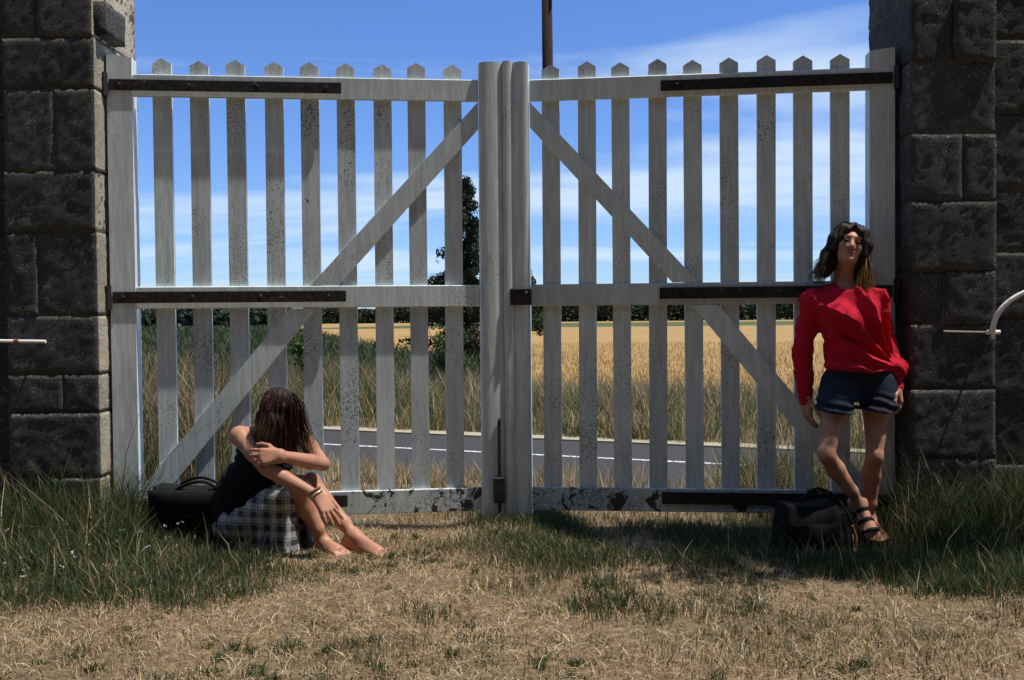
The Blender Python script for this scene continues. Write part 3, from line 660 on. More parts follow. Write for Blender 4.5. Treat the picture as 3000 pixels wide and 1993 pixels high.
# meeting stiles: rounded left post, cover moulding, right post
def round_post(name, u0, u1, y0, y1, z0, z1, m, g, k=10, bulge=0.03):
    pts = [(u0, y1)] + [(u0 + (u1 - u0) * t, y0 + bulge * (2 * t - 1) ** 4 * 0.6 - bulge * 0.0 + bulge * 0.5 * (1 - math.cos(math.pi * (2 * t - 1))) * 0.15) for t in np.linspace(0, 1, k)] + [(u1, y1)]
    V = []; n = len(pts)
    for z in (z0, z1 - 0.006, z1): V += [(x, y, z - (0.010 * abs((x - u0) / (u1 - u0) - 0.5) if z > z0 else 0)) for x, y in pts]
    F = []
    for q in range(2):
        for i in range(n):
            j = (i + 1) % n; F.append([q * n + i, q * n + j, (q + 1) * n + j, (q + 1) * n + i])
    F.append(list(range(2 * n, 3 * n))); F.append(list(range(n - 1, -1, -1)))
    return obj(name, mesh(name, V, F), m, g)
round_post('meeting_stile', 1.868, 1.988, -0.022, 0.075, 0.015, 2.402, M['paint'], gl, 14, 0.016)
round_post('cover_moulding', 1.9885, 2.0415, -0.028, 0.06, 0.02, 2.408, M['paint'], gl, 10, 0.010)
round_post('meeting_stile', -1.925, -1.844, -0.022, 0.070, 0.010, 2.402, M['paint'], gr, 12, 0.013)
ls = obj('latch_plate', mesh('latch_plate', *cbox(-1.945, -1.832, -0.034, -0.0225, 1.135, 1.222, 0.003)), M['iron'], gr)
obj('bolt', mesh('bolt', *tube([(-1.86, -0.033, 1.20), (-1.86, -0.042, 1.20)], [0.008, 0.005], 8)), M['steel'], ls)
b = obj('drop_bolt', mesh('drop_bolt', *merge([tube([(1.955, -0.032, 0.03), (1.955, -0.032, 0.53)], [0.009, 0.009], 8), tube([(1.955, -0.032, 0.53), (1.955, -0.055, 0.54)], [0.009, 0.009], 8)])), M['iron'], gl)
obj('bolt_guide', mesh('bolt_guide', *cbox(1.922, 1.982, -0.046, -0.0225, 0.10, 0.235, 0.004)), M['iron'], b)

# ------------------------------------------------------------------ small fixed things
p0 = at(0, 996, -0.16); p1 = at(134, 1001, -0.16); p0[0] -= 0.25
tr = empty('white_rail'); tag(tr, 'white painted bar end sticking out before the left pillar', 'rail')
obj('bar', mesh('bar', *tube([p0, p1], [0.0085, 0.0085], 10)), M['white'], tr)
q = p0 + (p1 - p0) * 0.70; obj('clamp', mesh('clamp', *tube([q - [0.012, 0, 0], q + [0.012, 0, 0]], [0.0115, 0.0115], 10)), M['tan'], tr)
q = p0 + (p1 - p0) * 0.9; obj('bracket', mesh('bracket', *tube([q, q + [0, 0.07, 0]], [0.006, 0.006], 8)), M['iron'], tr)
for dx in (-0.016, 0.016): obj('bolt', mesh('bolt', *tube([q + [dx, 0.062, 0.0], q + [dx, 0.040, 0.0]], [0.009, 0.007], 8)), M['iron'], tr)
obj('wall_plate', mesh('wall_plate', *cbox(q[0] - 0.03, q[0] + 0.03, q[1] + 0.046, q[1] + 0.056, q[2] - 0.02, q[2] + 0.02, 0.002)), M['iron'], tr)
bp = empty('bent_pipe'); tag(bp, 'bent white pipe with a clamp and thin rod on the right pillar', 'pipe')
pts = [at(2906, 972, -0.19), at(2918, 930, -0.20), at(2945, 893, -0.21), at(2990, 862, -0.22), at(3060, 835, -0.24)]
obj('curved_pipe', mesh('curved_pipe', *tube(spline(pts, 20), np.linspace(0.013, 0.011, 20), 10), True), M['white'], bp)
obj('rod', mesh('rod', *tube([at(2764, 971, -0.17), at(2900, 974, -0.17)], [0.0045, 0.0045], 8)), M['steel'], bp)
c = at(2908, 974, -0.18)
obj('clamp', mesh('clamp', *merge([tube([c - [0.03, 0, 0], c + [0.035, 0, 0]], [0.011, 0.011], 10), tube([c + [0, -0.012, 0.016], c + [0.0, 0.0, -0.03]], [0.010, 0.008], 8)])), M['white'], bp)
obj('bracket', mesh('bracket', *tube([c, c + [-0.02, 0.07, 0]], [0.006, 0.006], 8)), M['iron'], bp)

# ------------------------------------------------------------------ figures: smooth-blended solids
class Solid:
    """signed distance grid; limbs are blended round cones, meshed as one closed surface"""
    def __init__(s, lo, hi, h):
        s.lo = np.array(lo, float); s.h = h; s.n = np.ceil((np.array(hi) - s.lo) / h).astype(int) + 1
        s.F = np.full(s.n, 0.3, np.float32)
    def box(s, lo, hi):
        a = np.clip(np.floor((lo - s.lo) / s.h).astype(int), 0, s.n - 1); b = np.clip(np.ceil((hi - s.lo) / s.h).astype(int) + 1, 1, s.n)
        sl_ = tuple(slice(i, j) for i, j in zip(a, b))
        ax = [(s.lo[d] + s.h * np.arange(a[d], b[d])).astype(np.float32) for d in range(3)]
        return sl_, np.stack(np.meshgrid(*ax, indexing='ij'), -1)
    def put(s, sl_, d, k, sub=False):
        f = s.F[sl_]
        if sub:
            d = -d; hh = np.maximum(k - np.abs(f - d), 0) / k; s.F[sl_] = np.maximum(f, d) + hh * hh * k * 0.25
        else:
            hh = np.maximum(k - np.abs(f - d), 0) / k; s.F[sl_] = np.minimum(f, d) - hh * hh * k * 0.25
    def cone(s, a, b, ra, rb, k=0.02, sub=False):
        a = np.asarray(a, float); b = np.asarray(b, float); m = max(ra, rb) + k + 0.03
        sl_, P = s.box(np.minimum(a, b) - m, np.maximum(a, b) + m); ab = (b - a).astype(np.float32)
        t = np.clip(((P - a.astype(np.float32)) @ ab) / max(1e-9, float(ab @ ab)), 0, 1)
        d = np.linalg.norm(P - (a.astype(np.float32) + t[..., None] * ab), axis=-1) - (ra + (rb - ra) * t)
        s.put(sl_, d, k, sub); return s
    def chain(s, pts, rad, k=0.02):
        for i in range(len(pts) - 1): s.cone(pts[i], pts[i + 1], rad[i], rad[i + 1], k)
        return s
    def ell(s, c, r, k=0.02, B=None, sub=False):
        c = np.asarray(c, float); r = np.asarray(r, float); m = r.max() + k + 0.03
        sl_, P = s.box(c - m, c + m); q = P - c.astype(np.float32)
        if B is not None: q = q @ np.asarray(B, np.float32).T      # rows of B are the local axes
        k0 = np.linalg.norm(q / r, axis=-1); k1 = np.linalg.norm(q / (r * r), axis=-1) + 1e-6
        s.put(sl_, k0 * (k0 - 1) / k1, k, sub); return s
    def cut(s, p, n):
        """drop everything on the side n points to"""
        n = np.asarray(n, float); n = n / np.linalg.norm(n)
        sl_, P = s.box(s.lo, s.lo + s.h * (s.n - 1)); s.F = np.maximum(s.F, ((P - np.asarray(p, np.float32)) @ n.astype(np.float32))); return s
    def displace(s, fn, band=0.05):
        i = np.argwhere(np.abs(s.F) < band); P = s.lo + i * s.h
        s.F[tuple(i.T)] += fn(P).astype(np.float32); return s
    def mesh(s, name):
        F = s.F; neg = F < 0; n = F.shape
        c = np.zeros(tuple(q - 1 for q in n), np.int8)
        for dx in (0, 1):
            for dy in (0, 1):
                for dz in (0, 1): c += neg[dx:n[0] - 1 + dx, dy:n[1] - 1 + dy, dz:n[2] - 1 + dz]
        act = np.argwhere((c > 0) & (c < 8)); idm = np.full(c.shape, -1, np.int64); idm[tuple(act.T)] = np.arange(len(act))
        S = np.zeros((len(act), 3)); W = np.zeros(len(act))
        for a in range(3):
            b, d = [q for q in range(3) if q != a]
            for t in (0, 1):
                for u in (0, 1):
                    o0 = np.zeros(3, int); o0[b] = t; o0[d] = u; o1 = o0.copy(); o1[a] = 1
                    f0 = F[tuple((act + o0).T)]; f1 = F[tuple((act + o1).T)]; x = (f0 < 0) != (f1 < 0)
                    w_ = np.where(x, f0 / np.where(x, f0 - f1, 1), 0); p = o0[None] + np.zeros((len(act), 3)); p[:, a] += w_
                    S += np.where(x[:, None], p, 0); W += x
        V = s.lo + (act + S / W[:, None]) * s.h
        Q = []
        for a in range(3):
            b, d = (a + 1) % 3, (a + 2) % 3
            s0 = [slice(None)] * 3; s1 = [slice(None)] * 3; s0[a] = slice(0, n[a] - 1); s1[a] = slice(1, n[a])
            e = neg[tuple(s0)] != neg[tuple(s1)]; i = np.argwhere(e)
            i = i[(i[:, b] > 0) & (i[:, d] > 0) & (i[:, b] < n[b] - 1) & (i[:, d] < n[d] - 1)]
            eb = np.zeros(3, int); eb[b] = 1; ed = np.zeros(3, int); ed[d] = 1
            q = np.stack([idm[tuple((i - eb - ed).T)], idm[tuple((i - ed).T)], idm[tuple(i.T)], idm[tuple((i - eb).T)]], 1)
            fl = ~neg[tuple(i.T)]; q[fl] = q[fl][:, ::-1]; Q.append(q)
        return mesh(name, V, np.concatenate(Q), True)
def unit(v): v = np.asarray(v, float); return v / np.linalg.norm(v)
def frame(fwd, up):
    """rows: right-of-figure-as-seen x, forward y, up z"""
    f = unit(fwd); u = np.asarray(up, float); u = unit(u - f * np.dot(u, f)); return np.stack([np.cross(f, u), f, u])
def hand(S, wr, d, palm, thumb, curl=0.35, sc=1.0, spread=0.09, r0=0.0085):
    """wr wrist, d direction of the fingers, palm = way the palm faces, thumb = side of the thumb"""
    d = unit(d); p = unit(palm - d * np.dot(palm, d)); l = np.cross(d, p); l = l if np.dot(l, thumb) > 0 else -l
    kn = []
    for i, (o, L) in enumerate(((0.030, 0.082), (0.010, 0.086), (-0.010, 0.082), (-0.028, 0.074))):
        k_ = wr + sc * (d * L + l * o - p * 0.004); kn.append(k_); S.cone(wr + sc * l * o * 0.55, k_, 0.0165 * sc, 0.0115 * sc, 0.014)
    for i, (k_, L) in enumerate(zip(kn, (0.070, 0.079, 0.073, 0.057))):
        a = 0.0; q = k_; dd = unit(d + l * spread * (1.5 - i)); r = r0 * sc
        for j, f in enumerate((0.45, 0.31, 0.24)):
            a += curl * (0.8, 1.1, 0.8)[j] * (1 + 0.12 * i); v = dd * math.cos(a) + p * math.sin(a); e = q + v * L * f * sc
            S.cone(q, e, r, r * 0.9, 0.004); q = e; r *= 0.9
    b = wr + sc * (d * 0.024 + l * 0.022 + p * 0.006)
    m1 = b + sc * 0.042 * unit(d * 0.65 + l * 0.75 + p * 0.25); m2 = m1 + sc * 0.032 * unit(d * 0.9 + l * 0.35 + p * 0.25); m3 = m2 + sc * 0.024 * unit(d + l * 0.1 + p * 0.4)
    S.cone(b, m1, 0.015 * sc, 0.0105 * sc, 0.012); S.cone(m1, m2, 0.0105 * sc, 0.0092 * sc, 0.004); S.cone(m2, m3, 0.0092 * sc, 0.008 * sc, 0.004)
def foot(S, an, toe, up=(0, 0, 1), out=1, sc=1.0, infl=0.0):
    """an ankle joint, toe tip of the second toe"""
    an = np.asarray(an, float); toe = np.asarray(toe, float); d = unit(toe - an); u = np.asarray(up, float); u = unit(u - d * np.dot(u, d)); l = np.cross(d, u)
    L = np.linalg.norm(toe - an)
    heel = an - d * 0.025 - u * 0.045; ball = an + d * (L - 0.055) - u * 0.0
    S.cone(heel, an, 0.026 + infl, 0.031 + infl, 0.02)
    S.cone(an, ball, 0.031 + infl, 0.021 + infl, 0.025); S.cone(heel, ball - u * 0.012 + l * 0.022 * out, 0.024 + infl, 0.017 + infl, 0.025)
    S.cone(heel, ball - u * 0.010 - l * 0.020 * out, 0.024 + infl, 0.019 + infl, 0.025)
    for i in range(5):
        o = (-0.030 + 0.0150 * i) * out; b = ball + l * o - u * 0.008; ln = (0.055, 0.053, 0.048, 0.042, 0.034)[i]; r = (0.0125, 0.009, 0.0085, 0.008, 0.0075)[i]
        S.cone(b, b + d * ln * 0.6 - u * 0.001, r + infl, r + infl, 0.008); S.cone(b + d * ln * 0.6 - u * 0.001, b + d * ln - u * 0.006, r + infl, r * 0.85 + infl, 0.003)
def head(S, c, B, sc=1.0):
    def W(x, y, z): return c + sc * (x * B[0] + y * B[1] + z * B[2])
    E = lambda p, r, k=0.02, sub=False: S.ell(W(*p), np.array(r) * sc, k, B, sub)
    E((0, -0.012, 0.034), (0.073, 0.090, 0.080)); E((0, 0.028, -0.028), (0.058, 0.060, 0.082), 0.03); E((0, 0.042, -0.078), (0.038, 0.036, 0.030), 0.03)
    for q in (-1, 1):
        E((q * 0.034, 0.060, -0.020), (0.023, 0.022, 0.024), 0.02); E((q * 0.074, -0.004, -0.012), (0.009, 0.018, 0.030), 0.008)
    E((0, 0.074, 0.030), (0.048, 0.016, 0.013), 0.016)
    for q in (-1, 1): E((q * 0.031, 0.100, 0.006), (0.019, 0.017, 0.013), 0.012, True)
    S.cone(W(0, 0.086, 0.012), W(0, 0.104, -0.026), 0.0075 * sc, 0.0115 * sc, 0.010)
    for q in (-1, 1): E((q * 0.011, 0.094, -0.030), (0.009, 0.010, 0.008), 0.006)
    E((0, 0.086, -0.053), (0.023, 0.012, 0.0065), 0.006); E((0, 0.085, -0.064), (0.020, 0.012, 0.0075), 0.006)
    E((0, 0.080, -0.092), (0.020, 0.017, 0.016), 0.016)
    return W
def strands(paths, wd, tints, seed=0, seg=10):
    """hair locks as thin tapering ribbons; paths list of (k,3) control points, tints (root, tip)"""
    V = []; F = []; C = []; o = 0; r = np.random.default_rng(seed)
    for P, (c0, c1) in zip(paths, tints):
        q = spline(P, seg); t = np.gradient(q, axis=0); t /= np.linalg.norm(t, axis=1)[:, None] + 1e-9
        sd = np.cross(t, unit(r.normal(size=3) * [1, 0.35, 0.3])); sd /= np.linalg.norm(sd, axis=1)[:, None] + 1e-9
        ww = wd * r.uniform(0.6, 1.3) * np.clip(1.15 - np.linspace(0, 1, seg) ** 2.2, 0.1, 1); f = np.linspace(0, 1, seg)[:, None] ** 1.5
        V.append(np.stack([q - sd * ww[:, None], q + sd * ww[:, None]], 1).reshape(-1, 3))
        cc = np.asarray(c0) * (1 - f) + np.asarray(c1) * f; C.append(np.repeat(cc[:, None], 2, 1).reshape(-1, 3) * r.uniform(0.7, 1.3))
        i = o + 2 * np.arange(seg - 1)[:, None]; F.append(np.concatenate([i + [0, 1, 3], i + [0, 3, 2]])); o += 2 * seg
    return mesh('hair', np.concatenate(V), np.concatenate(F), True, np.concatenate(C))

# ================= standing woman in red =================
at0 = at
def standing():
    at = lambda a, b, Y: at0(a, b, Y + 0.045)
    root = empty('person', tuple(at(2555, 1590, -0.33) * [1, 1, 0]))
    tag(root, 'woman in a red jumper and dark shorts leaning back against the gate', 'person', 'two women at the gate')
    def part(name, me, m):
        o = obj(name, me, m, root); o.matrix_parent_inverse = Matrix.Translation(-root.location); return o
    # joints
    pel = at(2517, 1118, -0.16); wst = at(2503, 1035, -0.15); ch = at(2482, 925, -0.145); nb = at(2468, 838, -0.125); hd = at(2487, 722, -0.150)
    sR, eR, wR = at(2372, 872, -0.125), at(2350, 1030, -0.10), at(2360, 1165, -0.125)      # left in the picture
    sL, eL, wL = at(2568, 872, -0.125), at(2598, 1020, -0.13), at(2628, 1128, -0.20)
    hR, kR, aR, tR = at(2466, 1130, -0.165), at(2420, 1330, -0.33), at(2519, 1475, -0.27), at(2566, 1584, -0.385)
    hL, kL, aL, tL = at(2572, 1130, -0.16), at(2562, 1335, -0.26), at(2545, 1522, -0.20), at(2590, 1578, -0.36)
    sR = sR + [0.012, 0, -0.016]; sL = sL + [-0.008, 0, -0.012]
    lo = np.array([1.25, -0.52, -0.03]); hi = np.array([2.05, 0.08, 1.62])
    B = Solid(lo, hi, 0.0045)
    face_fwd = unit([-0.14, -1.0, 0.20]); hb = frame(face_fwd, (0.24, 0, 1)); W = head(B, hd, hb, 0.93)
    B.cone(nb + [0, 0.01, -0.02], hd + [0, 0.015, -0.045], 0.052, 0.048, 0.03)
    # trunk
    B.ell(ch + [0, 0, 0.03], (0.150, 0.085, 0.13), 0.05); B.ell(wst, (0.115, 0.078, 0.11), 0.06); B.ell(pel, (0.150, 0.095, 0.10), 0.06)
    B.cone(nb - [0, 0, 0.03], sR, 0.045, 0.042, 0.04); B.cone(nb - [0, 0, 0.03], sL, 0.045, 0.042, 0.04)
    for q in (-1, 1): B.ell(ch + [q * 0.07, -0.075, -0.01], (0.058, 0.05, 0.058), 0.04)
    for s_, e_, w_ in ((sR, eR, wR), (sL, eL, wL)):
        B.chain([s_, (s_ + e_) / 2, e_], [0.046, 0.042, 0.035], 0.03); B.chain([e_, e_ * 0.65 + w_ * 0.35, w_], [0.036, 0.036, 0.024], 0.025)
    hand(B, wR, unit([0.10, -0.05, -1]), np.array([0.9, 0.2, 0]), np.array([0.1, -1, 0]), 0.28)
    hand(B, wL, unit([0.10, -0.15, -1]), np.array([-0.9, 0.3, 0]), np.array([-0.2, -1, 0]), 0.42)
    for h_, k_, a_ in ((hR, kR, aR), (hL, kL, aL)):
        B.chain([h_, h_ * 0.6 + k_ * 0.4, k_ + (h_ - k_) * 0.06], [0.080, 0.063, 0.040], 0.018)
        cv = k_ * 0.68 + a_ * 0.32 + [0, 0.018, 0]; B.cone(k_, k_ + [0, -0.004, -0.010], 0.038, 0.037, 0.012)
        B.chain([k_, cv, k_ * 0.25 + a_ * 0.75, a_], [0.038, 0.043, 0.030, 0.025], 0.016)
    foot(B, aR, tR, (0.1, -0.7, 0.6), 1); foot(B, aL, tL, (0, 0, 1), -1)
    part('body', B.mesh('body'), M['skin'])
    # jumper: loose, pulled into folds that run to the knot at the hip
    J = Solid([1.25, -0.34, 0.62], [2.05, 0.10, 1.33], 0.0045)
    K = at(2632, 1080, -0.20)
    J.ell(ch + [0, 0, 0.02], (0.158, 0.112, 0.150), 0.06); J.ell(wst + [0, 0, 0.02], (0.148, 0.116, 0.12), 0.07); J.ell(pel + [0.01, 0, 0.085], (0.162, 0.128, 0.055), 0.05)
    J.cone(nb - [0, 0, 0.05], sR + [0, 0, -0.006], 0.060, 0.060, 0.05); J.cone(nb - [-0.02, 0, 0.05], sL, 0.060, 0.058, 0.05)
    for q in (-1, 1): J.ell(ch + [q * 0.07, -0.082, -0.01], (0.064, 0.052, 0.062), 0.06)
    J.chain([sR, (sR + eR) / 2, eR, eR * 0.5 + wR * 0.5, wR - [0, 0, 0.012]], [0.050, 0.048, 0.046, 0.042, 0.034], 0.03)
    J.chain([sL, (sL + eL) / 2, eL, eL * 0.5 + wL * 0.5, wL - [0, 0, 0.012]], [0.050, 0.048, 0.045, 0.041, 0.034], 0.03)
    J.ell(K, (0.045, 0.04, 0.04), 0.04)
    # wide neck, slipping to one side
    J.ell(nb + [0.035, -0.055, 0.025], (0.085, 0.085, 0.060), 0.012, None, True); J.cone(nb - [0, 0, 0.05], hd, 0.056, 0.056, 0.010, True)
    def folds(P):
        v = P - K; r = np.linalg.norm(v[:, [0, 2]], axis=1); th = np.arctan2(v[:, 2], -v[:, 0]); nz_ = fbm(P * 9, 3) - 0.5
        front = smooth(0.0, -0.05, P[:, 1] + 0.10); torso = smooth(0.06, 0.12, np.abs(P[:, 0] - ch[0]) * -1 + 0.30)
        rad = 1.0 - 1.25 * np.abs(np.sin(th * 9.0 + nz_ * 2.4 + 0.35 * np.sin(r * 12))); a_ = 0.032 * smooth(0.03, 0.16, r) * (1 - 0.45 * smooth(0.3, 0.5, r))
        arm = np.sin(P[:, 2] * 80 + (P[:, 0] - 1.6) * 90 + nz_ * 22) * 0.0028 + (fbm(P * 22, 7) - 0.5) * 0.006
        return -(rad * a_ * front * torso + arm * (1 - torso * front) + nz_ * 0.008)
    J.displace(folds)
    part('jumper', J.mesh('jumper'), M['red'])
    # shorts
    H = Solid([1.35, -0.36, 0.50], [2.05, 0.06, 0.92], 0.0045)
    H.ell(pel, (0.160, 0.108, 0.115), 0.05); H.ell(pel + [0, 0, 0.09], (0.135, 0.10, 0.06), 0.05)
    for h_, k_ in ((hR, kR), (hL, kL)):
        m_ = h_ * 0.58 + k_ * 0.42; H.chain([h_, m_], [0.104, 0.100], 0.03)
    H.cut(at(2500, 1198, -0.25), (-0.02, 0.25, -1)); H.cut(pel + [0, 0, 0.115], (0, 0, 1))
    H.cone(at(2508, 1203, -0.40), at(2508, 1165, -0.05), 0.013, 0.004, 0.012, True)
    H.displace(lambda P: -0.006 * np.sin(P[:, 2] * 150 + 26 * P[:, 0] + 5 * fbm(P * 12, 8)) * smooth(0.72, 0.62, P[:, 2]) - 0.006 * (fbm(P * 20, 9) - 0.5))
    part('shorts', H.mesh('shorts'), M['denim'])
    # sandal straps
    for q, (t0, t1) in enumerate(((0.16, 0.26), (0.42, 0.52), (0.70, 0.78))):
        T = Solid(np.minimum(aR, tR) - 0.10, np.maximum(aR, tR) + 0.10, 0.004); foot(T, aR, tR, (0.1, -0.7, 0.6), 1, 1.0, 0.004); d = unit(tR - aR)
        T.cut(aR + (tR - aR) * t0, -d).cut(aR + (tR - aR) * t1, d); part('sandal_strap', T.mesh('sandal_strap'), M['leather'])
    # eyes, brows, mouth
    for q in (-1, 1):
        E_ = Solid(W(q * 0.031, 0.083, 0.005) - 0.03, W(q * 0.031, 0.083, 0.005) + 0.03, 0.0022); E_.ell(W(q * 0.031, 0.0815, 0.005), (0.0135, 0.010, 0.0058), 0.001, hb); part('eye', E_.mesh('eye'), M['eye'])
        E_ = Solid(W(q * 0.032, 0.09, 0.024) - 0.035, W(q * 0.032, 0.09, 0.024) + 0.035, 0.0022); E_.cone(W(q * 0.014, 0.086, 0.023), W(q * 0.046, 0.073, 0.025), 0.0042, 0.003, 0.001); part('eyebrow', E_.mesh('eyebrow'), M['eye'])
    L_ = Solid(W(0, 0.09, -0.058) - 0.04, W(0, 0.09, -0.058) + 0.04, 0.0022); L_.ell(W(0, 0.0885, -0.053), (0.0215, 0.0105, 0.0052), 0.002, hb); L_.ell(W(0, 0.0875, -0.0635), (0.0185, 0.0105, 0.0062), 0.002, hb); part('lips', L_.mesh('lips'), M['lip'])
    # hair: cap and loose locks, paler tips
    C_ = Solid([1.30, -0.34, 1.12], [2.05, 0.10, 1.66], 0.005)
    C_.ell(W(0, -0.022, 0.044), np.array((0.083, 0.094, 0.083)) * 0.95, 0.02, hb)
    for q in (-1, 1):
        C_.chain([W(q * 0.055, 0.02, 0.085), W(q * 0.086, 0.015, 0.02), W(q * 0.094, -0.005, -0.06), W(q * 0.102, -0.02, -0.160)], [0.026, 0.026, 0.028, 0.018], 0.02)
        C_.chain([W(q * 0.03, -0.07, 0.06), W(q * 0.07, -0.06, -0.06), W(q * 0.085, -0.05, -0.15)], [0.05, 0.05, 0.03], 0.03)
    C_.ell(W(0, 0.092, -0.024), (0.056, 0.055, 0.098), 0.012, hb, True)
    for q in (-1, 1): C_.chain([W(q * 0.004, 0.062, 0.098), W(q * 0.034, 0.076, 0.066), W(q * 0.060, 0.062, 0.020), W(q * 0.076, 0.040, -0.040)], [0.014, 0.013, 0.014, 0.018], 0.014)
    C_.displace(lambda P: -0.0015 * np.sin((P - hd) @ hb[0] * 300 + 7 * fbm(P * 15, 4)) - 0.004 * (fbm(P * 22, 5) - 0.5))
    me = C_.mesh('hair_cap'); a_ = me.color_attributes.new('tint', 'FLOAT_COLOR', 'POINT'); a_.data.foreach_set('color', np.tile([0.018, 0.012, 0.009, 1.0], len(me.vertices)).astype(np.float32))
    hr = part('hair', me, M['hair'])
    r = np.random.default_rng(12); paths = []; ti = []
    for i in range(1900):
        q = -1 if r.random() < 0.5 else 1; u_ = r.random(); bk = r.uniform(-0.075, 0.03)
        x0 = q * r.uniform(0.0, 0.05); jx, jy = r.normal() * 0.008, r.normal() * 0.010
        ln = r.uniform(-0.245, -0.165) if q > 0 else r.uniform(-0.245, -0.16); fl = r.uniform(0.088, 0.135)
        P = [W(x0, bk * 0.6, 0.122 + r.uniform(-0.01, 0.004)), W(q * (0.074 + 0.012 * u_), bk * 0.8 + 0.01, 0.07 + jy), W(q * (0.090 + 0.02 * u_), bk, -0.03), W(q * fl + jx, bk + 0.012 + r.uniform(-0.01, 0.02), ln * 0.65), W(q * fl + jx * 2.2 + 0.01 * q, bk + 0.01 + r.uniform(-0.02, 0.035), ln)]
        tip = (0.50, 0.29, 0.09) if q < 0 and r.random() < 0.75 else ((0.10, 0.06, 0.03) if r.random() < 0.5 else (0.03, 0.02, 0.014))
        paths.append(np.array(P)); ti.append(((0.018, 0.012, 0.009), tip))
    o = obj('hair_locks', strands(paths, 0.0014, ti, 3, 14), M['hair'], hr)
standing()

# ================= seated woman =================
def seated():
    root = empty('person', (-1.22, -0.32, 0)); tag(root, 'woman in black top and plaid skirt sitting on the ground hugging her knees', 'person', 'two women at the gate')
    def part(name, me, m, par=None):
        o = obj(name, me, m, par or root); o.matrix_parent_inverse = Matrix.Translation(-root.location); return o
    pel = np.array([-1.245, -0.31, 0.115]); wst = np.array([-1.255, -0.32, 0.26]); ch = np.array([-1.175, -0.345, 0.435]); nb = np.array([-1.105, -0.365, 0.555]); hd = at(808, 1208, -0.43)
    fw = unit([0.9, -0.42, 0]); rt = unit([-0.42, -0.9, 0])
    sR = at(703, 1278, -0.47); eR = at(782, 1374, -0.62); wR = at(928, 1452, -0.60)
    sL = np.array([-1.035, -0.205, 0.525]); eL = at(946, 1360, -0.45); wL = at(822, 1336, -0.635)
    hR_, kR, aR, tR = pel + rt * 0.085, at(884, 1432, -0.50), at(945, 1588, -0.45), at(1012, 1622, -0.545)
    hL_, kL, aL, tL = pel - rt * 0.085, at(912, 1412, -0.36), at(1038, 1572, -0.46), at(1135, 1630, -0.575)
    lo, hi = np.array([-1.48, -0.80, -0.03]), np.array([-0.48, -0.02, 0.80])
    B = Solid(lo, hi, 0.0045); hf = unit(fw * 0.75 + np.array([0, 0, -0.66])); hb = frame(hf, (0.3, -0.1, 1)); W = head(B, hd, hb, 0.92)
    B.cone(nb, hd - hf * 0.02 - hb[2] * 0.03, 0.050, 0.048, 0.03)
    B.ell(ch, (0.12, 0.13, 0.13), 0.05); B.ell(wst, (0.115, 0.12, 0.11), 0.06); B.ell(pel, (0.14, 0.15, 0.11), 0.05)
    B.cone(nb - [0.02, 0, 0.03], sR, 0.045, 0.044, 0.04); B.cone(nb - [0.02, 0, 0.03], sL, 0.045, 0.042, 0.04)
    B.chain([sR, (sR + eR) / 2, eR], [0.044, 0.038, 0.032], 0.014); B.chain([eR, eR * 0.70 + wR * 0.30, wR], [0.032, 0.035, 0.0225], 0.008)
    B.chain([sL, (sL + eL) / 2, eL], [0.042, 0.037, 0.031], 0.014); B.chain([eL, eL * 0.70 + wL * 0.30, wL], [0.031, 0.035, 0.0235], 0.008)
    hand(B, wR, at(1000, 1552, -0.63) - wR, np.array([-0.4, 0.5, -0.4]), np.array([0.5, 0.9, 0.3]), 0.10, 1.0, 0.14)
    hand(B, wL, at(752, 1340, -0.655) - wL, np.array([-0.1, 0.9, -0.3]), np.array([0, 0, 1]), 0.42, 0.98, 0.13)
    for h_, k_, a_ in ((hR_, kR, aR), (hL_, kL, aL)):
        B.chain([h_, h_ * 0.55 + k_ * 0.45, k_], [0.082, 0.066, 0.043], 0.016)
        cv = k_ * 0.66 + a_ * 0.34 - fw * 0.02; B.chain([k_, cv, k_ * 0.25 + a_ * 0.75, a_], [0.041, 0.046, 0.032, 0.026], 0.014)
    foot(B, aR, tR, (0, 0, 1), 1); foot(B, aL, tL, (0.1, 0, 1), 1)
    part('body', B.mesh('body'), M['skin'])
    # sleeveless black top
    T = Solid(lo, [-0.85, -0.02, 0.70], 0.005)
    T.ell(ch + [0.01, 0, -0.005], (0.135, 0.145, 0.135), 0.06); T.ell(wst, (0.130, 0.140, 0.13), 0.07); T.ell(pel + [-0.02, 0, 0.05], (0.155, 0.165, 0.12), 0.06)
    T.cone(wst, pel + fw * 0.12 + [0, 0, 0.09], 0.135, 0.125, 0.05)
    T.cone(nb - [0.03, 0, 0.05], sR * 0.8 + nb * 0.2 - [0, 0, 0.015], 0.052, 0.050, 0.03); T.cone(nb - [0.03, 0, 0.05], sL * 0.8 + nb * 0.2 - [0, 0, 0.015], 0.052, 0.048, 0.03)
    T.cone(sR + [0.01, -0.03, 0.0], eR, 0.058, 0.045, 0.01, True); T.cut(nb + [0, 0, 0.01], (0.3, 0, 1)); T.cut([0, 0, 0.10], (0, 0, -1))
    T.displace(lambda P: -0.010 * (fbm(P * 14, 5) - 0.5) - 0.004 * np.sin(P[:, 2] * 120 + P[:, 0] * 50 + 6 * fbm(P * 8, 2)))
    part('black_top', T.mesh('black_top'), M['black'])
    # plaid skirt over hips and thighs, hanging to the ground
    K_ = Solid([-1.50, -0.78, -0.02], [-0.80, -0.02, 0.46], 0.005)
    K_.ell(pel, (0.165, 0.175, 0.125), 0.05)
    mR = hR_ * 0.25 + kR * 0.75; mL = hL_ * 0.25 + kL * 0.75
    K_.chain([hR_, mR], [0.105, 0.078], 0.04); K_.chain([hL_, mL], [0.105, 0.078], 0.04)
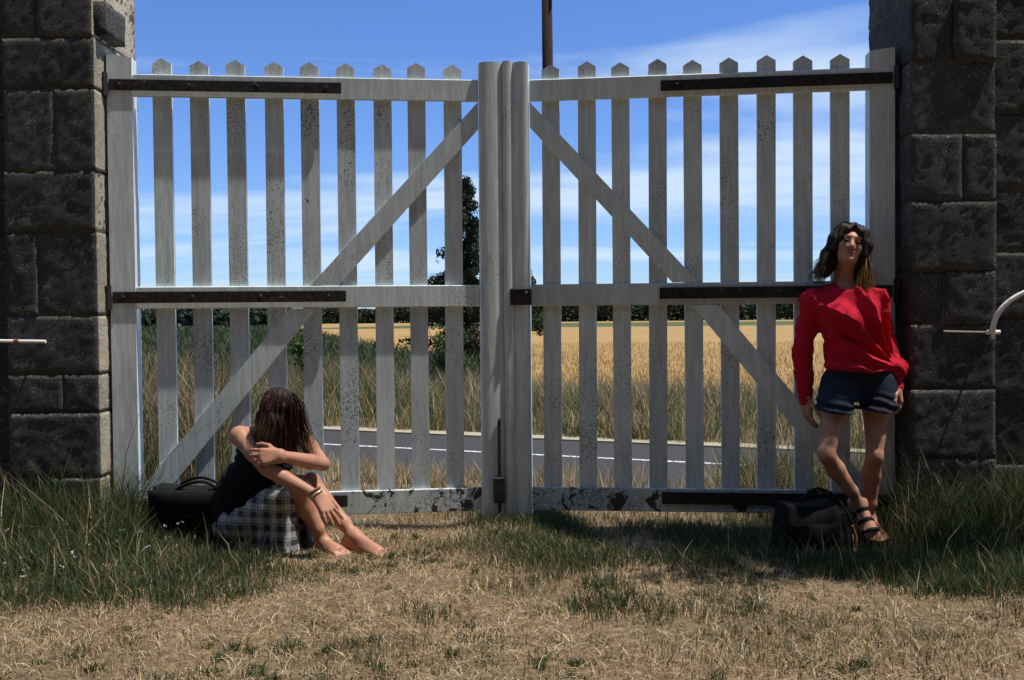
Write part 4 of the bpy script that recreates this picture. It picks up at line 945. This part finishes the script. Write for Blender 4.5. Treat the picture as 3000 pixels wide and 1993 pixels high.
    for k in np.linspace(0.0, 1.0, 7):
        pR = hR_ * (1 - k) + mR * k; K_.cone(pR + [0, -0.02, 0], [pR[0] + 0.01, pR[1] - 0.03, 0.02], 0.058 - 0.012 * k, 0.050, 0.03)
        pL = hL_ * (1 - k) + mL * k; K_.cone(pL, [pL[0] + 0.03, pL[1], 0.02], 0.055 - 0.012 * k, 0.035, 0.03)
    K_.cut([0, 0, 0.004], (0, 0, -1)); K_.cut(wst + [0, 0, -0.03], (-0.95, 0.2, 1))
    K_.cone(kR, aR, 0.060, 0.045, 0.01, True)
    K_.displace(lambda P: -0.009 * np.sin((P[:, 0] * 0.8 - P[:, 1] * 0.6) * 95 + 5 * fbm(P * 7, 6)) * smooth(0.30, 0.05, P[:, 2]) - 0.010 * (fbm(P * 11, 7) - 0.5))
    part('plaid_skirt', K_.mesh('plaid_skirt'), M['plaid'])
    # bracelet and watch strap
    d = unit(at(1000, 1552, -0.63) - wR)
    for o_, r_, m in ((-0.004, 0.030, 'steel'), (-0.022, 0.031, 'tan')):
        u_ = unit(np.cross(d, (0, 1, 0))); v_ = np.cross(d, u_); q = wR + d * o_
        ring = [q + r_ * (math.cos(t) * u_ + math.sin(t) * v_) for t in np.linspace(0, 2 * math.pi, 22)]
        part('bracelet', mesh('bracelet', *tube(ring, 0.0045, 7), True), M[m])
    # long hair falling forward over the face
    C_ = Solid([-1.42, -0.72, 0.30], [-0.85, -0.18, 0.82], 0.005)
    C_.ell(hd + hb[2] * 0.034 - hf * 0.012, np.array((0.080, 0.092, 0.086)) * 0.94, 0.02, hb)
    root_ = hd + hb[2] * 0.05
    for q, (x, y, rr) in enumerate(((768, 1285, 0.036), (798, 1298, 0.040), (830, 1308, 0.036), (858, 1318, 0.028))):
        e = at(x, y, -0.50 + 0.015 * q); C_.chain([root_ + (e - root_) * 0.12, root_ * 0.45 + e * 0.55 + [0, -0.03, 0.02], e], [0.075, rr + 0.018, rr * 0.8], 0.03)
    C_.displace(lambda P: -0.002 * np.sin((P[:, 0] + 0.25 * P[:, 2]) * 260 + 6 * fbm(P * 10, 4)) - 0.003 * (fbm(P * 25, 5) - 0.5))
    me = C_.mesh('hair'); a_ = me.color_attributes.new('tint', 'FLOAT_COLOR', 'POINT'); a_.data.foreach_set('color', np.tile([0.020, 0.011, 0.009, 1.0], len(me.vertices)).astype(np.float32))
    hr = part('hair', me, M['hair'])
    r = np.random.default_rng(5); paths = []; ti = []
    for i in range(2600):
        f = r.random(); tip = at(750 + 108 * f + (72 * f ** 5) + r.normal() * 7, 1282 + 50 * f + r.uniform(-30, 28), -0.575 + 0.10 * f + r.normal() * 0.022)
        top = hd + hb[2] * 0.100 + [(f - 0.5) * 0.10, 0, -0.012 * abs(2 * f - 1)] + hb[0] * r.normal() * 0.01 - hf * r.uniform(-0.02, 0.05)
        out = unit((tip - top) * [1, 0, 0] + [0, -0.05 * r.uniform(0.2, 1.6), 0.0])
        P = [top, top * 0.78 + tip * 0.22 + out * 0.014 + [0, -0.040, 0.024], top * 0.45 + tip * 0.55 + out * 0.006 + [r.normal() * 0.004, -0.030, 0], tip]
        c1 = (0.15, 0.055, 0.03) if r.random() < 0.3 else (0.045, 0.022, 0.016)
        paths.append(np.array(P)); ti.append(((0.024, 0.012, 0.010), c1))
    o = obj('hair_locks', strands(paths, 0.0012, ti, 4, 14), M['hair'], hr)
seated()

# ------------------------------------------------------------------ bags
def soft_box(name, sx, sy, sz, seed, m, par, sag=0.02, top=0.9):
    V, F = rough_block(sx, sy, sz, seed, 0.006, 0.025); t = (V[:, 2] / sz + 0.5)
    V[:, 0] *= 1 + (top - 1) * t; V[:, 1] *= 1 - 0.35 * t ** 2; V[:, 1] += np.sign(V[:, 1]) * 0.02 * np.sin(np.pi * t) * (1 - (2 * V[:, 0] / sx) ** 2)
    V[:, 2] -= sag * t * (1 - (2 * V[:, 0] / sx) ** 2); V[:, 2] += sz / 2
    return obj(name, mesh(name, V, F, True), m, par)
def arc(p0, p1, hgt, r, m, name, par, n=16, off=(0, 0, 0)):
    t = np.linspace(0, 1, n)[:, None]; P = np.asarray(p0) * (1 - t) + np.asarray(p1) * t; P[:, 2] += hgt * np.sin(np.pi * t[:, 0]) ** 0.7; P += np.sin(np.pi * t) * np.asarray(off)
    return obj(name, mesh(name, *tube(P, r, 8), True), m, par)
bg_ = empty('handbag', (-1.53, -0.20, 0.0), R(-4)); tag(bg_, 'large black leather bag standing in the grass behind the seated woman', 'bag')
soft_box('bag_body', 0.42, 0.17, 0.275, 401, M['leather'], bg_, 0.012, 0.97)
o = soft_box('flap', 0.40, 0.03, 0.13, 402, M['leather'], bg_, 0.0, 1.0); o.location = (0, -0.095, 0.135); o.rotation_euler = (R(7), 0, 0)
arc((-0.10, -0.05, 0.245), (0.12, -0.05, 0.245), 0.055, 0.008, M['leather'], 'handle', bg_, off=(0.03, -0.02, 0)); arc((-0.12, 0.05, 0.25), (0.10, 0.05, 0.25), 0.05, 0.008, M['leather'], 'handle', bg_)
obj('buckle', mesh('buckle', *cbox(-0.02, 0.02, -0.122, -0.112, 0.135, 0.165, 0.003)), M['iron'], bg_)
bk = empty('backpack', (1.42, -0.22, -0.05), R(6)); bk.scale = (1, 1, 0.86); tag(bk, 'black rucksack with loose looped straps in the shade at the feet of the standing woman', 'bag')
soft_box('bag_body', 0.30, 0.20, 0.27, 403, M['black'], bk, 0.03, 0.82)
o = soft_box('front_pocket', 0.22, 0.06, 0.13, 404, M['black'], bk, 0.01, 0.92); o.location = (0, -0.10, 0.03)
obj('carry_loop', mesh('carry_loop', *tube(spline([(-0.04, 0, 0.25), (0.03, -0.02, 0.33), (0.11, -0.05, 0.30), (0.165, -0.09, 0.20), (0.18, -0.10, 0.13)], 20), 0.007, 8), True), M['leather'], bk)
obj('shoulder_strap', mesh('shoulder_strap', *tube(spline([(0.18, -0.10, 0.14), (0.195, -0.11, 0.07), (0.185, -0.12, 0.0), (0.15, -0.16, -0.005)], 14), 0.0085, 8), True), M['tan'], bk)
obj('zip', mesh('zip', *tube(spline([(-0.13, -0.105, 0.16), (-0.05, -0.118, 0.20), (0.06, -0.118, 0.20), (0.13, -0.10, 0.16)], 14), 0.0022, 6), True), M['leather'], bk)

# pale dead stalk in the grass at the left
t = spline([at(398, 1672, -0.75), at(404, 1640, -0.76), at(420, 1612, -0.77), at(440, 1598, -0.78)], 12)
ds = empty('grass_stalk', tuple(t[0])); tag(ds, 'single pale dead grass stalk bending over in the grass at the left', 'stalk')
o = obj('stem', mesh('stem', *tube(t, np.linspace(0.0022, 0.0012, 12), 6), True), M['white'], ds); o.matrix_parent_inverse = Matrix.Translation(-ds.location)
t2 = t[5:]; o = obj('seed_head', mesh('seed_head', *tube(t2, [0.003, 0.0042, 0.0046, 0.0045, 0.004, 0.003, 0.0012], 6), True), M['white'], ds); o.matrix_parent_inverse = Matrix.Translation(-ds.location)
